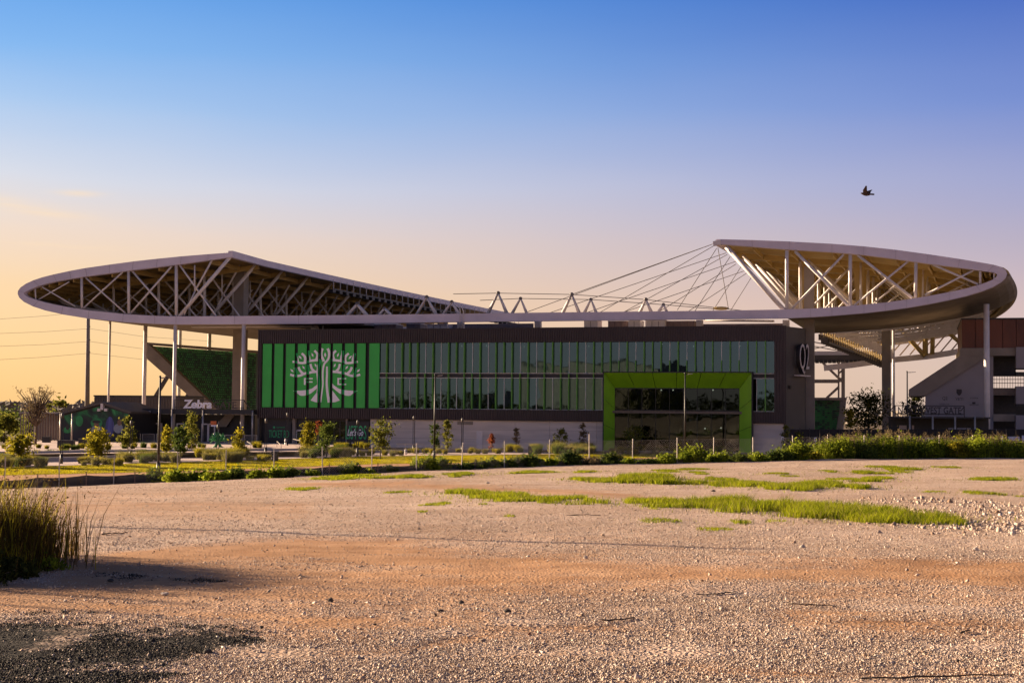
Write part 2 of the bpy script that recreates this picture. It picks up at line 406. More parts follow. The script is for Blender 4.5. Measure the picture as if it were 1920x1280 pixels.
LINES = [(.80, [(120,1112,52),(400,1095,72),(700,1085,82),(1000,1082,66),(1280,1076,38)]),
         (.60, [(430,1165,34),(650,1170,36),(900,1160,22)]),
         (.45, [(1500,1120,14),(1920,1130,18)]),
         (1.0, [(-300,1075,20),(60,1062,18),(200,1058,22),(400,1038,25),(560,1022,27),(700,1042,34),(900,1058,38),(1100,1070,38),(1300,1078,28),(1450,1076,25),(1650,1070,33),(1920,1076,42),(2300,1080,46)]),
         (.85, [(-300,1110,24),(0,1120,24),(150,1127,22),(350,1137,20),(550,1150,22),(720,1150,16)]),
         (.75, [(560,908,5),(750,908,8),(900,915,8),(1050,922,7),(1230,932,4)]),
         (.75, [(560,1100,24),(850,1118,20),(1080,1105,20),(1200,1100,14)]),
         (.50, [(80,945,26),(300,950,26),(560,955,20)]),
         (.62, [(1480,1165,20),(1700,1180,28),(2000,1170,32)]),
         (.65, [(640,1225,14),(800,1215,12),(920,1195,8)]),
         (.55, [(900,1190,8),(1010,1190,10),(1130,1186,8)]),
         (.6, [(1280,1262,14),(1600,1268,12),(1920,1262,14)])]
def dirt_mask(X, Y, Z):
    px, py = npix(X, Y, Z)
    ok = np.isfinite(px); px = np.where(ok, px, -4000); py = np.where(ok, py, 3000)
    n = fbm(X*.42+7, Y*.40+3, 4, 11); n2 = .6*fbm(X*1.1, Y*2.4, 4, 23)+.4*fbm(X*.5, Y*3.2, 3, 29)
    wob = (n-.5)*46*np.clip((py-860)/220, .12, 1.2)
    m = np.zeros_like(px)
    for a, l in LINES: m = np.maximum(m, a*track(px, py+wob, l))
    m = np.clip(m*1.3 - .14 + (n2-.5)*1.15 + (n-.5)*.6, 0, 1)
    return np.where(ok, m, np.clip((n-.45)*2, 0, 1))
DARK_LINES = [(1.0, [(-400,1228,66),(-50,1228,64),(150,1222,58),(300,1212,44),(400,1202,26),(470,1196,12)]), (1.0, [(-200,1275,40),(100,1275,36),(240,1268,26),(320,1262,12)]), (.55, [(185,1076,9),(300,1084,8),(420,1090,6)]), (.5, [(380,1216,7),(520,1212,6)])]
def dark_mask(X, Y, Z):  # where ground and stones turn near-black, mostly at the lower left
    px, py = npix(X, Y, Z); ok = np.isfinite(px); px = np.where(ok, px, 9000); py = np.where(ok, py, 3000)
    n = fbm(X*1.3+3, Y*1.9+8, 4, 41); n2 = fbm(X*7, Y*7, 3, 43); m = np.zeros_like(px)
    for a, l in DARK_LINES: m = np.maximum(m, a*track(px, py+(n-.5)*26, l))
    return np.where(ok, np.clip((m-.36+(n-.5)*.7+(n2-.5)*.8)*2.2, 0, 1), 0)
# the lot: one sheet, dense where it is near
rows = np.concatenate([np.linspace(-70, 4, 24), np.geomspace(5.0, 150, 460)])
sc_ = np.linspace(-1, 1, 400)
VX, VY = [], []
for Y in rows:
    base = .46*max(Y, 9.0)
    xs = np.concatenate([-base-np.geomspace(140, 1.5, 14), sc_*base, base+np.geomspace(1.5, 140, 14)])
    VX.append(xs); VY.append(np.full_like(xs, Y))
VX, VY = np.array(VX), np.array(VY); VZ = lot_z(VX, VY)
DM = dirt_mask(VX, VY, VZ)
near = np.clip(1-(VY-8)/40, 0, 1)*(VY > 4)
VZ = VZ + near*((fbm(VX*1.5, VY*1.5, 2, 31)-.5)*.03*(1-DM) - DM*.012)
nr, nc = VX.shape
idx = np.arange(nr*nc).reshape(nr, nc)
F = np.stack([idx[:-1,:-1], idx[:-1,1:], idx[1:,1:], idx[1:,:-1]], -1).reshape(-1, 4)
me = np_mesh('gravel_lot', np.stack([VX, VY, VZ], -1).reshape(-1, 3), F, True)
at = me.attributes.new('dirt', 'FLOAT', 'POINT'); at.data.foreach_set('value', DM.ravel().astype(np.float32))
at = me.attributes.new('dark_patch', 'FLOAT', 'POINT'); at.data.foreach_set('value', dark_mask(VX, VY, VZ).ravel().astype(np.float32))
def lot_material():
    m = bpy.data.materials.new('gravel_and_dirt'); m.use_nodes = True; n = m.node_tree.nodes; l = m.node_tree.links
    b = n['Principled BSDF']; b.inputs['Roughness'].default_value = .95; b.inputs['Specular IOR Level'].default_value = .1
    g = n.new('ShaderNodeNewGeometry'); a = n.new('ShaderNodeAttribute'); a.attribute_name = 'dirt'
    def noise(s, d=4, r=.55):
        t = n.new('ShaderNodeTexNoise'); t.inputs['Scale'].default_value = s; t.inputs['Detail'].default_value = d; t.inputs['Roughness'].default_value = r
        l.new(g.outputs['Position'], t.inputs['Vector']); return t
    vo = n.new('ShaderNodeTexVoronoi'); vo.inputs['Scale'].default_value = 26; l.new(g.outputs['Position'], vo.inputs['Vector'])
    gv = ramp(n, [(0, (.33,.225,.165,1)), (.5, (.50,.375,.295,1)), (1, (.66,.53,.44,1))]); l.new(vo.outputs['Color'], gv.inputs[0])
    n1 = noise(1.1, 6); dr = ramp(n, [(.3, (.39,.215,.110,1)), (.7, (.55,.335,.190,1))]); l.new(n1.outputs[0], dr.inputs[0])
    n3 = noise(.25, 4); tint = ramp(n, [(.35, (.82,.76,.70,1)), (.68, (1.08,1.06,1.06,1))]); l.new(n3.outputs[0], tint.inputs[0])
    mx = n.new('ShaderNodeMix'); mx.data_type = 'RGBA'; l.new(a.outputs['Fac'], mx.inputs[0]); l.new(gv.outputs[0], mx.inputs[6]); l.new(dr.outputs[0], mx.inputs[7])
    mu = n.new('ShaderNodeMix'); mu.data_type = 'RGBA'; mu.blend_type = 'MULTIPLY'; mu.inputs[0].default_value = 1
    l.new(mx.outputs[2], mu.inputs[6]); l.new(tint.outputs[0], mu.inputs[7]); 
    a2 = n.new('ShaderNodeAttribute'); a2.attribute_name = 'dark_patch'; mt = n.new('ShaderNodeMix'); mt.data_type = 'RGBA'; mt.inputs[7].default_value = (.022,.018,.016,1)
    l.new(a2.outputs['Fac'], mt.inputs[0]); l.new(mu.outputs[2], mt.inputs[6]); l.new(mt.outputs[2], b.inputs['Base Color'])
    n2 = noise(9, 6, .7); n4 = noise(1.6, 5, .6)
    ad = n.new('ShaderNodeMath'); ad.operation = 'MULTIPLY_ADD'; l.new(vo.outputs['Distance'], ad.inputs[0]); ad.inputs[1].default_value = -1.1; l.new(n2.outputs[0], ad.inputs[2])
    ad2 = n.new('ShaderNodeMath'); ad2.operation = 'MULTIPLY_ADD'; l.new(n4.outputs[0], ad2.inputs[0]); ad2.inputs[1].default_value = 3.0; l.new(ad.outputs[0], ad2.inputs[2])
    st = n.new('ShaderNodeMath'); st.operation = 'MULTIPLY_ADD'; l.new(a.outputs['Fac'], st.inputs[0]); st.inputs[1].default_value = -.35; st.inputs[2].default_value = .75
    bp = n.new('ShaderNodeBump'); bp.inputs['Distance'].default_value = .03; l.new(st.outputs[0], bp.inputs['Strength'])
    l.new(ad2.outputs[0], bp.inputs['Height']); l.new(bp.outputs[0], b.inputs['Normal']); return m
M['lot'] = lot_material()
lot = link('gravel_lot', me, M['lot'], None, 'structure')

# the level site beyond the fence, out to the horizon
def sheet(name, loop, z, m):
    me_ = bpy.data.meshes.new(name); me_.from_pydata([(p[0], p[1], z if len(p) < 3 else p[2]) for p in loop], [], [tuple(range(len(loop)))])
    me_.update()
    if me_.polygons[0].normal.z < 0: me_.flip_normals()
    return link(name, me_, m, None, 'structure')
sheet('ground', [(-4000,-3000),(4000,-3000),(4000,4500),(-4000,4500)], -0.30, M['site'])
g0 = lambda px, py: tuple(PZ(px, py, -0.29))[:2]
sheet('dirt_path', [g0(-500,915), g0(0,903), g0(300,896), g0(700,882), g0(1105,872), g0(1420,864), g0(1640,862), g0(1640,853), g0(1450,852.5), g0(1320,851), g0(1105,857), g0(700,864), g0(300,878), g0(0,885), g0(-500,898)], -0.292, M['orange'])
sheet('lawn', [g0(-500,905), g0(0,891), g0(300,884.5), g0(700,870), g0(1105,863.5), g0(1290,853.5), g0(1310,850.6), g0(1105,851), g0(700,855.5), g0(300,868), g0(0,877), g0(-500,888)], -0.286, M['lawn'])
sheet('sidewalk', [g0(-500,887), g0(0,876), g0(300,867), g0(700,854.8), g0(1105,850.4), g0(1330,849.8), g0(1480,851.5), g0(1480,847), g0(1105,845), g0(700,848), g0(430,853), g0(300,857), g0(0,866), g0(-500,876)], -0.280, M['path'])

# ---- pebbles and stones lying on the lot
def stones_mesh(X, Y, r, flat=.62, seed=1):
    g = np.random.default_rng(seed); n = len(X)
    base = np.array([(1,0,0),(0,1,0),(-1,0,0),(0,-1,0),(0,0,1),(0,0,-1)], float)
    fc = np.array([(0,1,4),(1,2,4),(2,3,4),(3,0,4),(1,0,5),(2,1,5),(3,2,5),(0,3,5)])
    V = base[None]*(1+g.uniform(-.35, .35, (n, 6, 1))) + g.uniform(-.28, .28, (n, 6, 3))
    V[..., 0] *= g.uniform(.8, 1.5, (n, 1)); V[..., 2] *= flat
    q = g.normal(size=(n, 4)); q[:, 1:3] *= .35; q /= np.linalg.norm(q, axis=1, keepdims=True)
    w, x, y, z = q.T
    Rm = np.stack([1-2*(y*y+z*z), 2*(x*y-z*w), 2*(x*z+y*w), 2*(x*y+z*w), 1-2*(x*x+z*z), 2*(y*z-x*w), 2*(x*z-y*w), 2*(y*z+x*w), 1-2*(x*x+y*y)], -1).reshape(n, 3, 3)
    V = np.einsum('nij,nkj->nki', Rm, V)*r[:, None, None]
    V[..., 0] += X[:, None]; V[..., 1] += Y[:, None]; V[..., 2] += (lot_z(X, Y) + r*.22)[:, None]
    Fc = fc[None] + (np.arange(n)*6)[:, None, None]
    return V.reshape(-1, 3), Fc.reshape(-1, 3)
def pebble_material(name, stops):
    m = bpy.data.materials.new(name); m.use_nodes = True; n = m.node_tree.nodes; l = m.node_tree.links
    b = n['Principled BSDF']; b.inputs['Roughness'].default_value = .9; b.inputs['Specular IOR Level'].default_value = .15
    g = n.new('ShaderNodeNewGeometry'); rp = ramp(n, stops); l.new(g.outputs['Random Per Island'], rp.inputs[0])
    nt = n.new('ShaderNodeTexNoise'); nt.inputs['Scale'].default_value = 45; l.new(g.outputs['Position'], nt.inputs['Vector'])
    mu = n.new('ShaderNodeMix'); mu.data_type = 'RGBA'; mu.blend_type = 'MULTIPLY'; mu.inputs[0].default_value = .5
    l.new(rp.outputs[0], mu.inputs[6]); l.new(nt.outputs[0], mu.inputs[7]); l.new(mu.outputs[2], b.inputs['Base Color']); return m
M['pebble'] = pebble_material('limestone_gravel', [(0,(.32,.205,.135,1)),(.35,(.55,.415,.325,1)),(.75,(.68,.54,.44,1)),(.95,(.80,.68,.58,1)),(1,(.24,.19,.16,1))])
N = 430000
Yp = 1/np.sqrt(rng.uniform(1/34.0**2, 1/10.2**2, N)); Yp = np.where(rng.random(N) < .55, Yp, rng.uniform(10.2, 38, N))
Xp = rng.uniform(-.42, .42, N)*Yp + rng.uniform(-1, 1, N)*.4
keep = rng.random(N) < np.clip((38-Yp)/16, 0, 1)*np.clip(1.0 - 1.02*dirt_mask(Xp, Yp, lot_z(Xp, Yp)), .035, 1)
Xp, Yp = Xp[keep], Yp[keep]
rp_ = np.clip(rng.lognormal(math.log(.0056), .44, len(Xp)), .0035, .035)*np.clip(.75+Yp/50, .9, 1.35)
n2_ = 60000; Yq_ = rng.uniform(24, 100, n2_); Xq_ = rng.uniform(-.40, .40, n2_)*Yq_; k2_ = (Yq_ < fence_y(Xq_)-.3) & (rng.random(n2_) < np.clip(1.05-dirt_mask(Xq_, Yq_, lot_z(Xq_, Yq_)), .1, 1))
Xp = np.concatenate([Xp, Xq_[k2_]]); Yp = np.concatenate([Yp, Yq_[k2_]]); rp_ = np.concatenate([rp_, np.clip(rng.lognormal(math.log(.012), .4, k2_.sum()), .008, .06)*(Yq_[k2_]/45)**.35])
tm_ = rng.random(len(Xp)) < np.clip(dark_mask(Xp, Yp, lot_z(Xp, Yp))*.93, 0, .93)
M['dark_patch'] = pebble_material('black_gravel', [(0,(.020,.017,.015,1)),(.6,(.045,.040,.036,1)),(.92,(.09,.08,.07,1)),(1,(.26,.22,.19,1))])  # near-black stones with a few paler ones
xt_, yt_ = rng.uniform(-5.5, -1.6, 42000), rng.uniform(10.3, 20, 42000); kt_ = rng.random(42000) < dark_mask(xt_, yt_, lot_z(xt_, yt_))
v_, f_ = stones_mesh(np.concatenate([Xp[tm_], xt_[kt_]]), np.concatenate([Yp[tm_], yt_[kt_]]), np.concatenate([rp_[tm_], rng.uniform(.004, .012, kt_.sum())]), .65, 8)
o = link('dark_gravel', np_mesh('dark_gravel', v_, f_), M['dark_patch'], None, 'stuff'); o['label'] = 'near-black gravel at the lower left of the lot'; o['category'] = 'gravel'
Xp, Yp, rp_ = Xp[~tm_], Yp[~tm_], rp_[~tm_]
v_, f_ = stones_mesh(Xp, Yp, rp_, .65, 3)
o = link('gravel', np_mesh('gravel', v_, f_), M['pebble'], None, 'stuff'); o['label'] = 'crushed pale limestone gravel scattered over the lot'; o['category'] = 'gravel'
# coarse rubble heap at the right edge
cx = [on_lot(*p) for p in ((1760,960),(1840,945),(1900,960),(1860,985),(1915,990),(1700,940),(1790,985),(1960,970))]
X_, Y_, r_ = [], [], []
for i, c in enumerate(cx):
    n = 330; X_.append(rng.normal(c.x, .8, n)); Y_.append(rng.normal(c.y, 1.6, n)); r_.append(np.clip(rng.lognormal(math.log(.021), .55, n), .008, .10))
v_, f_ = stones_mesh(np.concatenate(X_), np.concatenate(Y_), np.concatenate(r_), .75, 5)
o = link('rubble', np_mesh('rubble', v_, f_), M['pebble'], None, 'stuff'); o['label'] = 'coarse pale rubble heaped at the end of the grass strip'; o['category'] = 'rubble'

# single stones and sticks
M['rock_dark'] = mat('dark_rock', (.045,.038,.034), .9, 0, .3, 12, .4, 30)
M['rock_pale'] = mat('pale_rock', (.50,.42,.35), .9, 0, .2, 12, .4, 30)
M['rock_brown'] = mat('rust_brown_rock', (.14,.045,.02), .9, 0, .3, 12, .4, 30)
def rock(px, py, wpx, hpx, m, label, group=None):
    P = on_lot(px, py); s = P.y/FPX*wpx/2; h = P.y/FPX*hpx/2
    bm = bmesh.new(); bmesh.ops.create_icosphere(bm, subdivisions=2, radius=1)
    for v in bm.verts:
        k = .72 + .5*vnoise(np.array([v.co.x*1.7+px]), np.array([v.co.y*1.7+v.co.z*1.3+py]), 2)[0]
        v.co = Vector((v.co.x*s*k, v.co.y*s*.8*k, v.co.z*h*k*1.1))
    me_ = bpy.data.meshes.new('rock'); bm.to_mesh(me_); bm.free()
    o_ = link('rock', me_, m); o_.location = (P.x, P.y, P.z + h*.55); o_.rotation_euler = (0, 0, random.uniform(-.4, .4)); tag(o_, label, 'rock', group); return o_
rock(620,1127,11,9, M['rock_dark'], 'dark pointed rock alone on the orange dirt left of centre', 'loose dark rocks on the lot')
rock(865,1131,12,7, M['rock_dark'], 'dark rounded lump at the upper edge of the near gravel', 'loose dark rocks on the lot')
rock(826,1145,12,5, M['rock_dark'], 'flat black clod, upper of two lying close together', 'loose dark rocks on the lot')
rock(817,1154,5,6, M['rock_dark'], 'tiny black clod, lower of two lying close together', 'loose dark rocks on the lot')
rock(952,1147,15,8, M['rock_dark'], 'grey-brown rock on gravel right of the two black clods', 'loose dark rocks on the lot')
rock(390,1224,17,10, M['rock_dark'], 'slab-like dark rock at the edge of the black gravel', 'loose dark rocks on the lot')
rock(490,1177,8,7, M['rock_dark'], 'small dark rock on bare dirt above the black gravel', 'loose dark rocks on the lot')
rock(703,1171,7,4, M['rock_dark'], 'small dark stone left of the dense near gravel', 'loose dark rocks on the lot')
rock(208,1089,14,6, M['rock_dark'], 'low dark clod right of the tall grass clump', 'loose dark rocks on the lot')
rock(1797,1240,10,5, M['rock_dark'], 'blue-black stone near the lower right corner', 'loose dark rocks on the lot')
rock(309,1114,15,6, M['rock_pale'], 'flat pale stone on dirt left of centre', 'pale stones on the lot')
rock(1098,1047,9,8, M['rock_pale'], 'round pale stone standing alone on orange dirt', 'pale stones on the lot')
rock(1830,1032,12,8, M['rock_pale'], 'pale stone at the upper edge of the right dirt swath', 'pale stones on the lot')
rock(1505,1026,12,6, M['rock_pale'], 'pale stone lying beside the long thin pole shadow', 'pale stones on the lot')
rock(915,906,8,4, M['rock_pale'], 'pale stone far out on the upper dirt track', 'pale stones on the lot')
rock(993,1190,8,6, M['rock_brown'], 'reddish stone on near gravel in the centre')
rock(72,1048,26,24, M['rock_brown'], 'rust brown rock at the foot of the tall grass clump')
rock(1898,1000,16,8, M['rock_pale'], 'largest pale boulder at the foot of the rubble heap', 'pale stones on the lot')
rock(1338,921,9,4, M['rock_dark'], 'small dark rock just above the bright grass strip', 'loose dark rocks on the lot')
M['stick'] = mat('dead_wood', (.07,.045,.03), .9, 0, .3, 9, .4, 30)
def stick(x0, y0, x1, y1, thick, label):
    a, b = on_lot(x0, y0), on_lot(x1, y1); r = thick*a.y/FPX/2; pts = []; rs = []
    for i in range(9):
        t = i/8; P = a.lerp(b, t); P.y += random.uniform(-1, 1)*.03*a.y/12; P.z = float(lot_z(P.x, P.y)) + r*1.1 + random.random()*r*1.2
        pts.append(P); rs.append(r*random.uniform(.6, 1.15)*(1-.45*t))
    mb = MB().tube(pts, rs, 6); solo('stick', mb, M['stick'], label, 'stick', a, 'dead sticks on the lot', True)
stick(1128,1166,1190,1160,4.5,'short thick stick on near gravel right of centre')
stick(1478,1134,1566,1138,3.2,'thin dark stick along the lower edge of the dirt swath')
stick(1306,1118,1380,1112,3.5,'ragged stick on gravel below the dirt swath')
stick(1610,1274,1900,1266,5,'long dark branch along the bottom right edge')
stick(1062,966,1126,967,2.2,'thin twig lying below the bright grass strip')
stick(1800,1188,1820,1184,4,'stub of dark wood on brownish gravel at right')
stick(192,1003,240,1000,2.6,'thin dark twig right of the tall grass clump')

# ================================================================ STADIUM ROOF
VF = 2.0
def poly(pairs, v): return [PV(p[0], p[1], v) for p in pairs]
LO = [(432,473.5),(390,476.5),(340,480.5),(295,485),(250,490),(205,496),(160,502.5),(130,508),(100,514.5),(80,519.5),(62,525.5),(48,532),(38,539),(33.5,545.5),(33,551),(36,558),(45,566),(62,574.5),(85,582),(115,588.8),(165,597),(230,603.5),(290,607),(330,608),(440,607.7),(560,607),(665,606)]
LI = [(434,482),(390,488),(338,495.5),(293,501),(248,506.5),(205,512.5),(163,518),(133,522.5),(106,527.5),(88,531.5),(73,536),(60,541),(50,545.5),(45,548.5),(44.2,550.5),(46,553),(54,557.5),(72,563.5),(92,568.5),(118,574),(167,582),(231,588.5),(290,592),(330,593),(440,592.4),(560,591.5),(665,590.5)]
RO = [(1475,596.5),(1520,594.5),(1560,592),(1620,587),(1660,582.5),(1700,577.3),(1740,570.5),(1780,562.5),(1812,555),(1840,546.5),(1862,538),(1878,528.5),(1886,520.5),(1888.5,513.5),(1886,506.5),(1878,500.5),(1864,496.5),(1845,493),(1800,485.5),(1740,476.5),(1680,468.3),(1620,461.8),(1560,457),(1480,452.7),(1410,450),(1344,448.3)]
RI = [(1475,580),(1520,578.3),(1560,576),(1620,571),(1660,567),(1700,561.5),(1740,555),(1780,547.5),(1808,541.5),(1830,535.5),(1849,529.5),(1862,524),(1868,519.5),(1870,516),(1869,513),(1862,510.5),(1852,509),(1836,507),(1796,501.5),(1738,494),(1679,485.5),(1619,478),(1560,472.8),(1480,468),(1411,462.5),(1346,457.5)]
lo, li, ro, ri = (poly(x, VF) for x in (LO, LI, RO, RI))
def fascia(mb, a, b, v0=VF, d=.9, du=None):
    off = S(0, d, 0)-S(0, 0, 0)
    return mb.strip([S(u, v0, w) for u, w in a], [S(u, v0, w) for u, w in b], off)
VEND = 112.0
def bulge(v): return 1-((v-57)/57)**2 if v < 114 else 0
def shell(prof, ks, v0, v1, n, thick, sgn, amp, flare=0.0):
    """sheet that follows a profile and runs away along v; ks = how far each profile point swells outward half-way"""
    mb = MB(); st = [v0 + (v1-v0)*i/n for i in range(n+1)]
    nrm = []
    for i in range(len(prof)):
        a, b = prof[max(i-1, 0)], prof[min(i+1, len(prof)-1)]; t = Vector((b[0]-a[0], b[1]-a[1])).normalized(); nrm.append(Vector((-t.y, t.x))*sgn)
    for v in st:
        for (u, w), k, q in zip(prof, ks, nrm): mb.v.append(S(u + amp*k*max(0, bulge(v)) + flare*(1-k)*(v/130)**2, v, w))
        for (u, w), k, q in zip(prof, ks, nrm): mb.v.append(S(u + q.x*thick + amp*k*max(0, bulge(v)) + flare*(1-k)*(v/130)**2, v, w + q.y*thick))
    m = len(prof)
    for i in range(n):
        for j in range(m-1):
            a, b = i*2*m+j, (i+1)*2*m+j
            mb.f.append((a, a+1, b+1, b)); mb.f.append((a+m+1, a+m, b+m, b+m+1))
        for j in (0, m-1):
            a, b = i*2*m+j, (i+1)*2*m+j; mb.f.append((a, b, b+m, a+m))
    for i in (0, n):
        for j in range(m-1):
            a = i*2*m+j; mb.f.append((a, a+m, a+m+1, a+1))
    return mb
LTIP, RTIP = 14, 13
def ksof(n, tip): return [max(.15, 1-abs(i-tip)/max(tip, n-tip)) if True else 1 for i in range(n)]
FR = [VF+.45] + [VF + 10.8*k for k in range(1, 11)]
VEL = 138.0
def canopy(name, label, apex_first, outer, inner, tip, bl, posts, braces, struts, amp, soff_v, col_deck, VEND=112.0):
    n = len(outer); base = outer[n//2]
    t = thing(name, label, 'stadium roof', S(base[0], VF, 0), 'stadium roof canopies')
    fo = part('fascia', fascia(MB(), outer, inner), M['fascia'], t)
    mb = MB(); acc = 0
    for i in range(1, n-1):
        acc += math.hypot(outer[i][0]-outer[i-1][0], outer[i][1]-outer[i-1][1])
        if acc < 2.6: continue
        acc = 0; a, b = S(outer[i][0], VF-.004, outer[i][1]), S(inner[i][0], VF-.004, inner[i][1]); mb.bar(a.lerp(b, .02), a.lerp(b, .98), .05, .012)
    part('seam', mb, M['smooth'], fo)
    ks = ksof(n, tip); sg = 1 if apex_first else 1
    top = slice(0, tip+1) if apex_first else slice(tip, n)
    bot = slice(tip, n) if apex_first else slice(0, tip+1)
    # which side is inside: towards the mean of the profile
    mid = (sum(p[0] for p in outer)/n, sum(p[1] for p in outer)/n)
    i0 = 4; a, b = outer[i0-1], outer[i0+1]; tt = Vector((b[0]-a[0], b[1]-a[1])); nn = Vector((-tt.y, tt.x)); sgn = 1 if nn.dot(Vector((mid[0]-outer[i0][0], mid[1]-outer[i0][1]))) > 0 else -1
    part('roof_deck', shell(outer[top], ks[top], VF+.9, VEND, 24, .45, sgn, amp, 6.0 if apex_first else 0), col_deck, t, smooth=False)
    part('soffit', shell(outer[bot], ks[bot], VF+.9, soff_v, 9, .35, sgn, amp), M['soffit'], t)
    tp, bt = inner[top], inner[bot]
    # purlins under the deck
    for j in range(1, len(tp)-1):
        pts = []
        for v in np.linspace(VF+1, VEND-1, 9):
            u, w = tp[j]; k = ks[top][j]; pts.append(S(u + amp*k*max(0, bulge(v)), v, w-.15))
        mb = MB()
        for i in range(8): mb.bar(pts[i], pts[i+1], .22, .62)
        part('purlin', mb, M['deck'], t)
    def wat(line, u):
        ps = sorted(line); return float(np.interp(u, [p[0] for p in ps], [p[1] for p in ps]))
    for kf, v in enumerate(FR):
        sh = lambda u, w: S(u + amp*.6*max(0, bulge(v)) if kf else u, v, w)
        if kf:
            mb = MB()
            for i in range(len(tp)-1): mb.bar(sh(*tp[i]) - Vector((0,0,.35)), sh(*tp[i+1]) - Vector((0,0,.35)), .30, .75)
            part('rafter', mb, M['deck'], t)
            mb = MB(); q = [p for p in bt]
            for i in range(0, len(q)-1, 2): mb.bar(sh(*q[i]), sh(*q[min(i+2, len(q)-1)]), .32, .5)
            part('bottom_chord', mb, M['steel'], t)
        for p0, p1, r in posts + braces + struts:
            (u0, w0), (u1, w1) = PV(*p0, VF+.45), PV(*p1, VF+.45)
            part('strut' if (p0, p1, r) in struts else 'post' if (p0, p1, r) in posts else 'brace', MB().tube([sh(u0, w0), sh(u1, w1)], r, 8), M['steel'], t, smooth=True)
    return t
lposts = [((66,541),(67,561),.12), ((153,520),(153.5,578),.20), ((241,508),(241.5,588),.22), ((330.5,496),(330.5,593),.24)]
lbr = [((79,538),(142,575),.10), ((73,561),(130,528),.10), ((161,521),(235,587),.13), ((157,577),(230,510),.13), ((247,507),(322,593),.15), ((244,588),(322,499),.15), ((337,497),(382,560),.14), ((382,560),(405,592),.12), ((365,497),(365,545),.10), ((400,483),(366,545),.14), ((366,545),(345,590),.11)]
lst = [((336,593),(433,480),.27)]
rposts = [((1475.5,469),(1475.5,580),.24), ((1594.5,477),(1594,574),.24), ((1717.5,491),(1716.5,558),.22), ((1838,507),(1838,532),.15), ((1864,512),(1864,524),.10)]
rbr = [((1491,471),(1592,574),.21), ((1582,477),(1485,579),.15), ((1608,478),(1710,558),.18), ((1704,489),(1602,572),.14), ((1749,496),(1834,533),.14), ((1825,507),(1734,553),.13)]
rst = [((1362,463),(1470,581),.30)]
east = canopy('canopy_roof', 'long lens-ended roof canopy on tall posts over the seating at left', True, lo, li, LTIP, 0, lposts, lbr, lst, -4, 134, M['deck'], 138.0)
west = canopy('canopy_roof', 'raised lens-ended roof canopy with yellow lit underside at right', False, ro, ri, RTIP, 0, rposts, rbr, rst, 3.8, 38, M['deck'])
# inner edge of the left canopy: pale rim running away, with the lighting rig below it
(ua, wa), (ub, wb) = lo[0], li[0]
mb = MB(); last = None
for v in np.linspace(VF, VEL, 13):
    a = S(ua + 5.0*(v/130)**2, v, wa-.22-.25*(v > 5)); 
    if last is not None: mb.bar(last, a, .7, .95)
    last = a
part('rim', mb, M['fascia'], east)
mb = MB(); mb2 = MB()
for i, v in enumerate(np.linspace(38, VEL-2, 36)):
    x_ = 5.0*(v/130)**2; a, b = S(ua+.4+x_, v, wa-.6), S(ua+.4+x_, v, wa-2.3)
    mb.bar(a, b, .10); mb2.sbox(ua-.1+x_, ua+.7+x_, v-.9, v+.3, wa-2.9, wa-2.4)

for v0_, v1_ in zip(np.linspace(38, VEL-2, 9)[:-1], np.linspace(38, VEL-2, 9)[1:]):
    mb2.bar(S(ua+.4+5*(v0_/130)**2, v0_, wa-2.3), S(ua+.4+5*(v1_/130)**2, v1_, wa-2.3), .35, .25)

part('hanger', mb, M['steel'], east, 'stuff'); part('light_rig', mb2, M['black'], east, 'stuff')
(ua2, wa2) = ro[-1]
mb = MB(); last = None
for v in np.linspace(VF, VEND, 13):
    a = S(ua2 + 3.5*max(0, bulge(v))*.6, v, wa2-.45)
    if last is not None: mb.bar(last, a, .6, .8)
    last = a
part('rim', mb, M['fascia'], west)
mb = MB().bar(S(ua2-.45, VF, wa2-.6), S(ua2+.6, VF, wa2-.45), .5, .6); part('cable_bracket', mb, M['steel'], west)
# floodlight rig hung inside the right canopy, seen under its soffit
mb, mb2, mb3 = MB(), MB(), MB()
for i in range(26):
    t = i/25; v = 60+44*t; P = PVS(1545+108*t, 634+46*t, v)
    mb.bar(P, P+Vector((0,0,4.5)), .16); mb.bar(P+Vector((.5,0,0)), P+Vector((1.6,0,5)), .12)
    u, w = PV(1545+108*t, 634+46*t, v); mb2.sbox(u-.5, u+.6, v-.2, v+.5, w-.9, w+.2); mb2.sbox(u-.9, u-.5, v-.2, v+.4, w-.3, w+.7)
    if i % 2: mb3.sbox(u+1.0, u+2.4, v, v+.3, w+1.0, w+2.6)
mb.bar(PVS(1545,634,60), PVS(1653,680,104), .4, .5); mb2.bar(PVS(1552,642,60), PVS(1645,676,104), .5, .35)
part('rig_hanger', mb, M['deck'], west, 'stuff'); part('floodlight', mb2, M['smooth'], west, 'stuff'); part('rig_panel', mb3, M['hvac'], west, 'stuff')
# far end of the right canopy below the soffit: curved bottom rim and its truss
far = [(1545,690),(1600,684),(1655,676),(1700,672),(1740,668),(1780,662),(1830,652)]
mb = MB()
for a, b in zip(far, far[1:]): mb.bar(PVS(*a, 106), PVS(*b, 106), .9, 1.1)
part('end_rim', mb, M['steel'], west)
for (a, b, r) in [((1682,610),(1735,668),.45), ((1735,600),(1735,666),.55), ((1750,605),(1748,664),.45), ((1800,620),(1835,650),.3), ((1757,606),(1812,652),.4), ((1665,600),(1665,672),.6)]:
    part('end_brace', MB().tube([PVS(*a, 105), PVS(*b, 105)], r, 8), M['deck'], west, smooth=True)
for i in range(8):
    part('end_rod', MB().bar(PVS(1668+i*19, 668-i*1.5, 108), PVS(1712+i*19, 616-i*1.5, 108), .28), M['steel'], west)

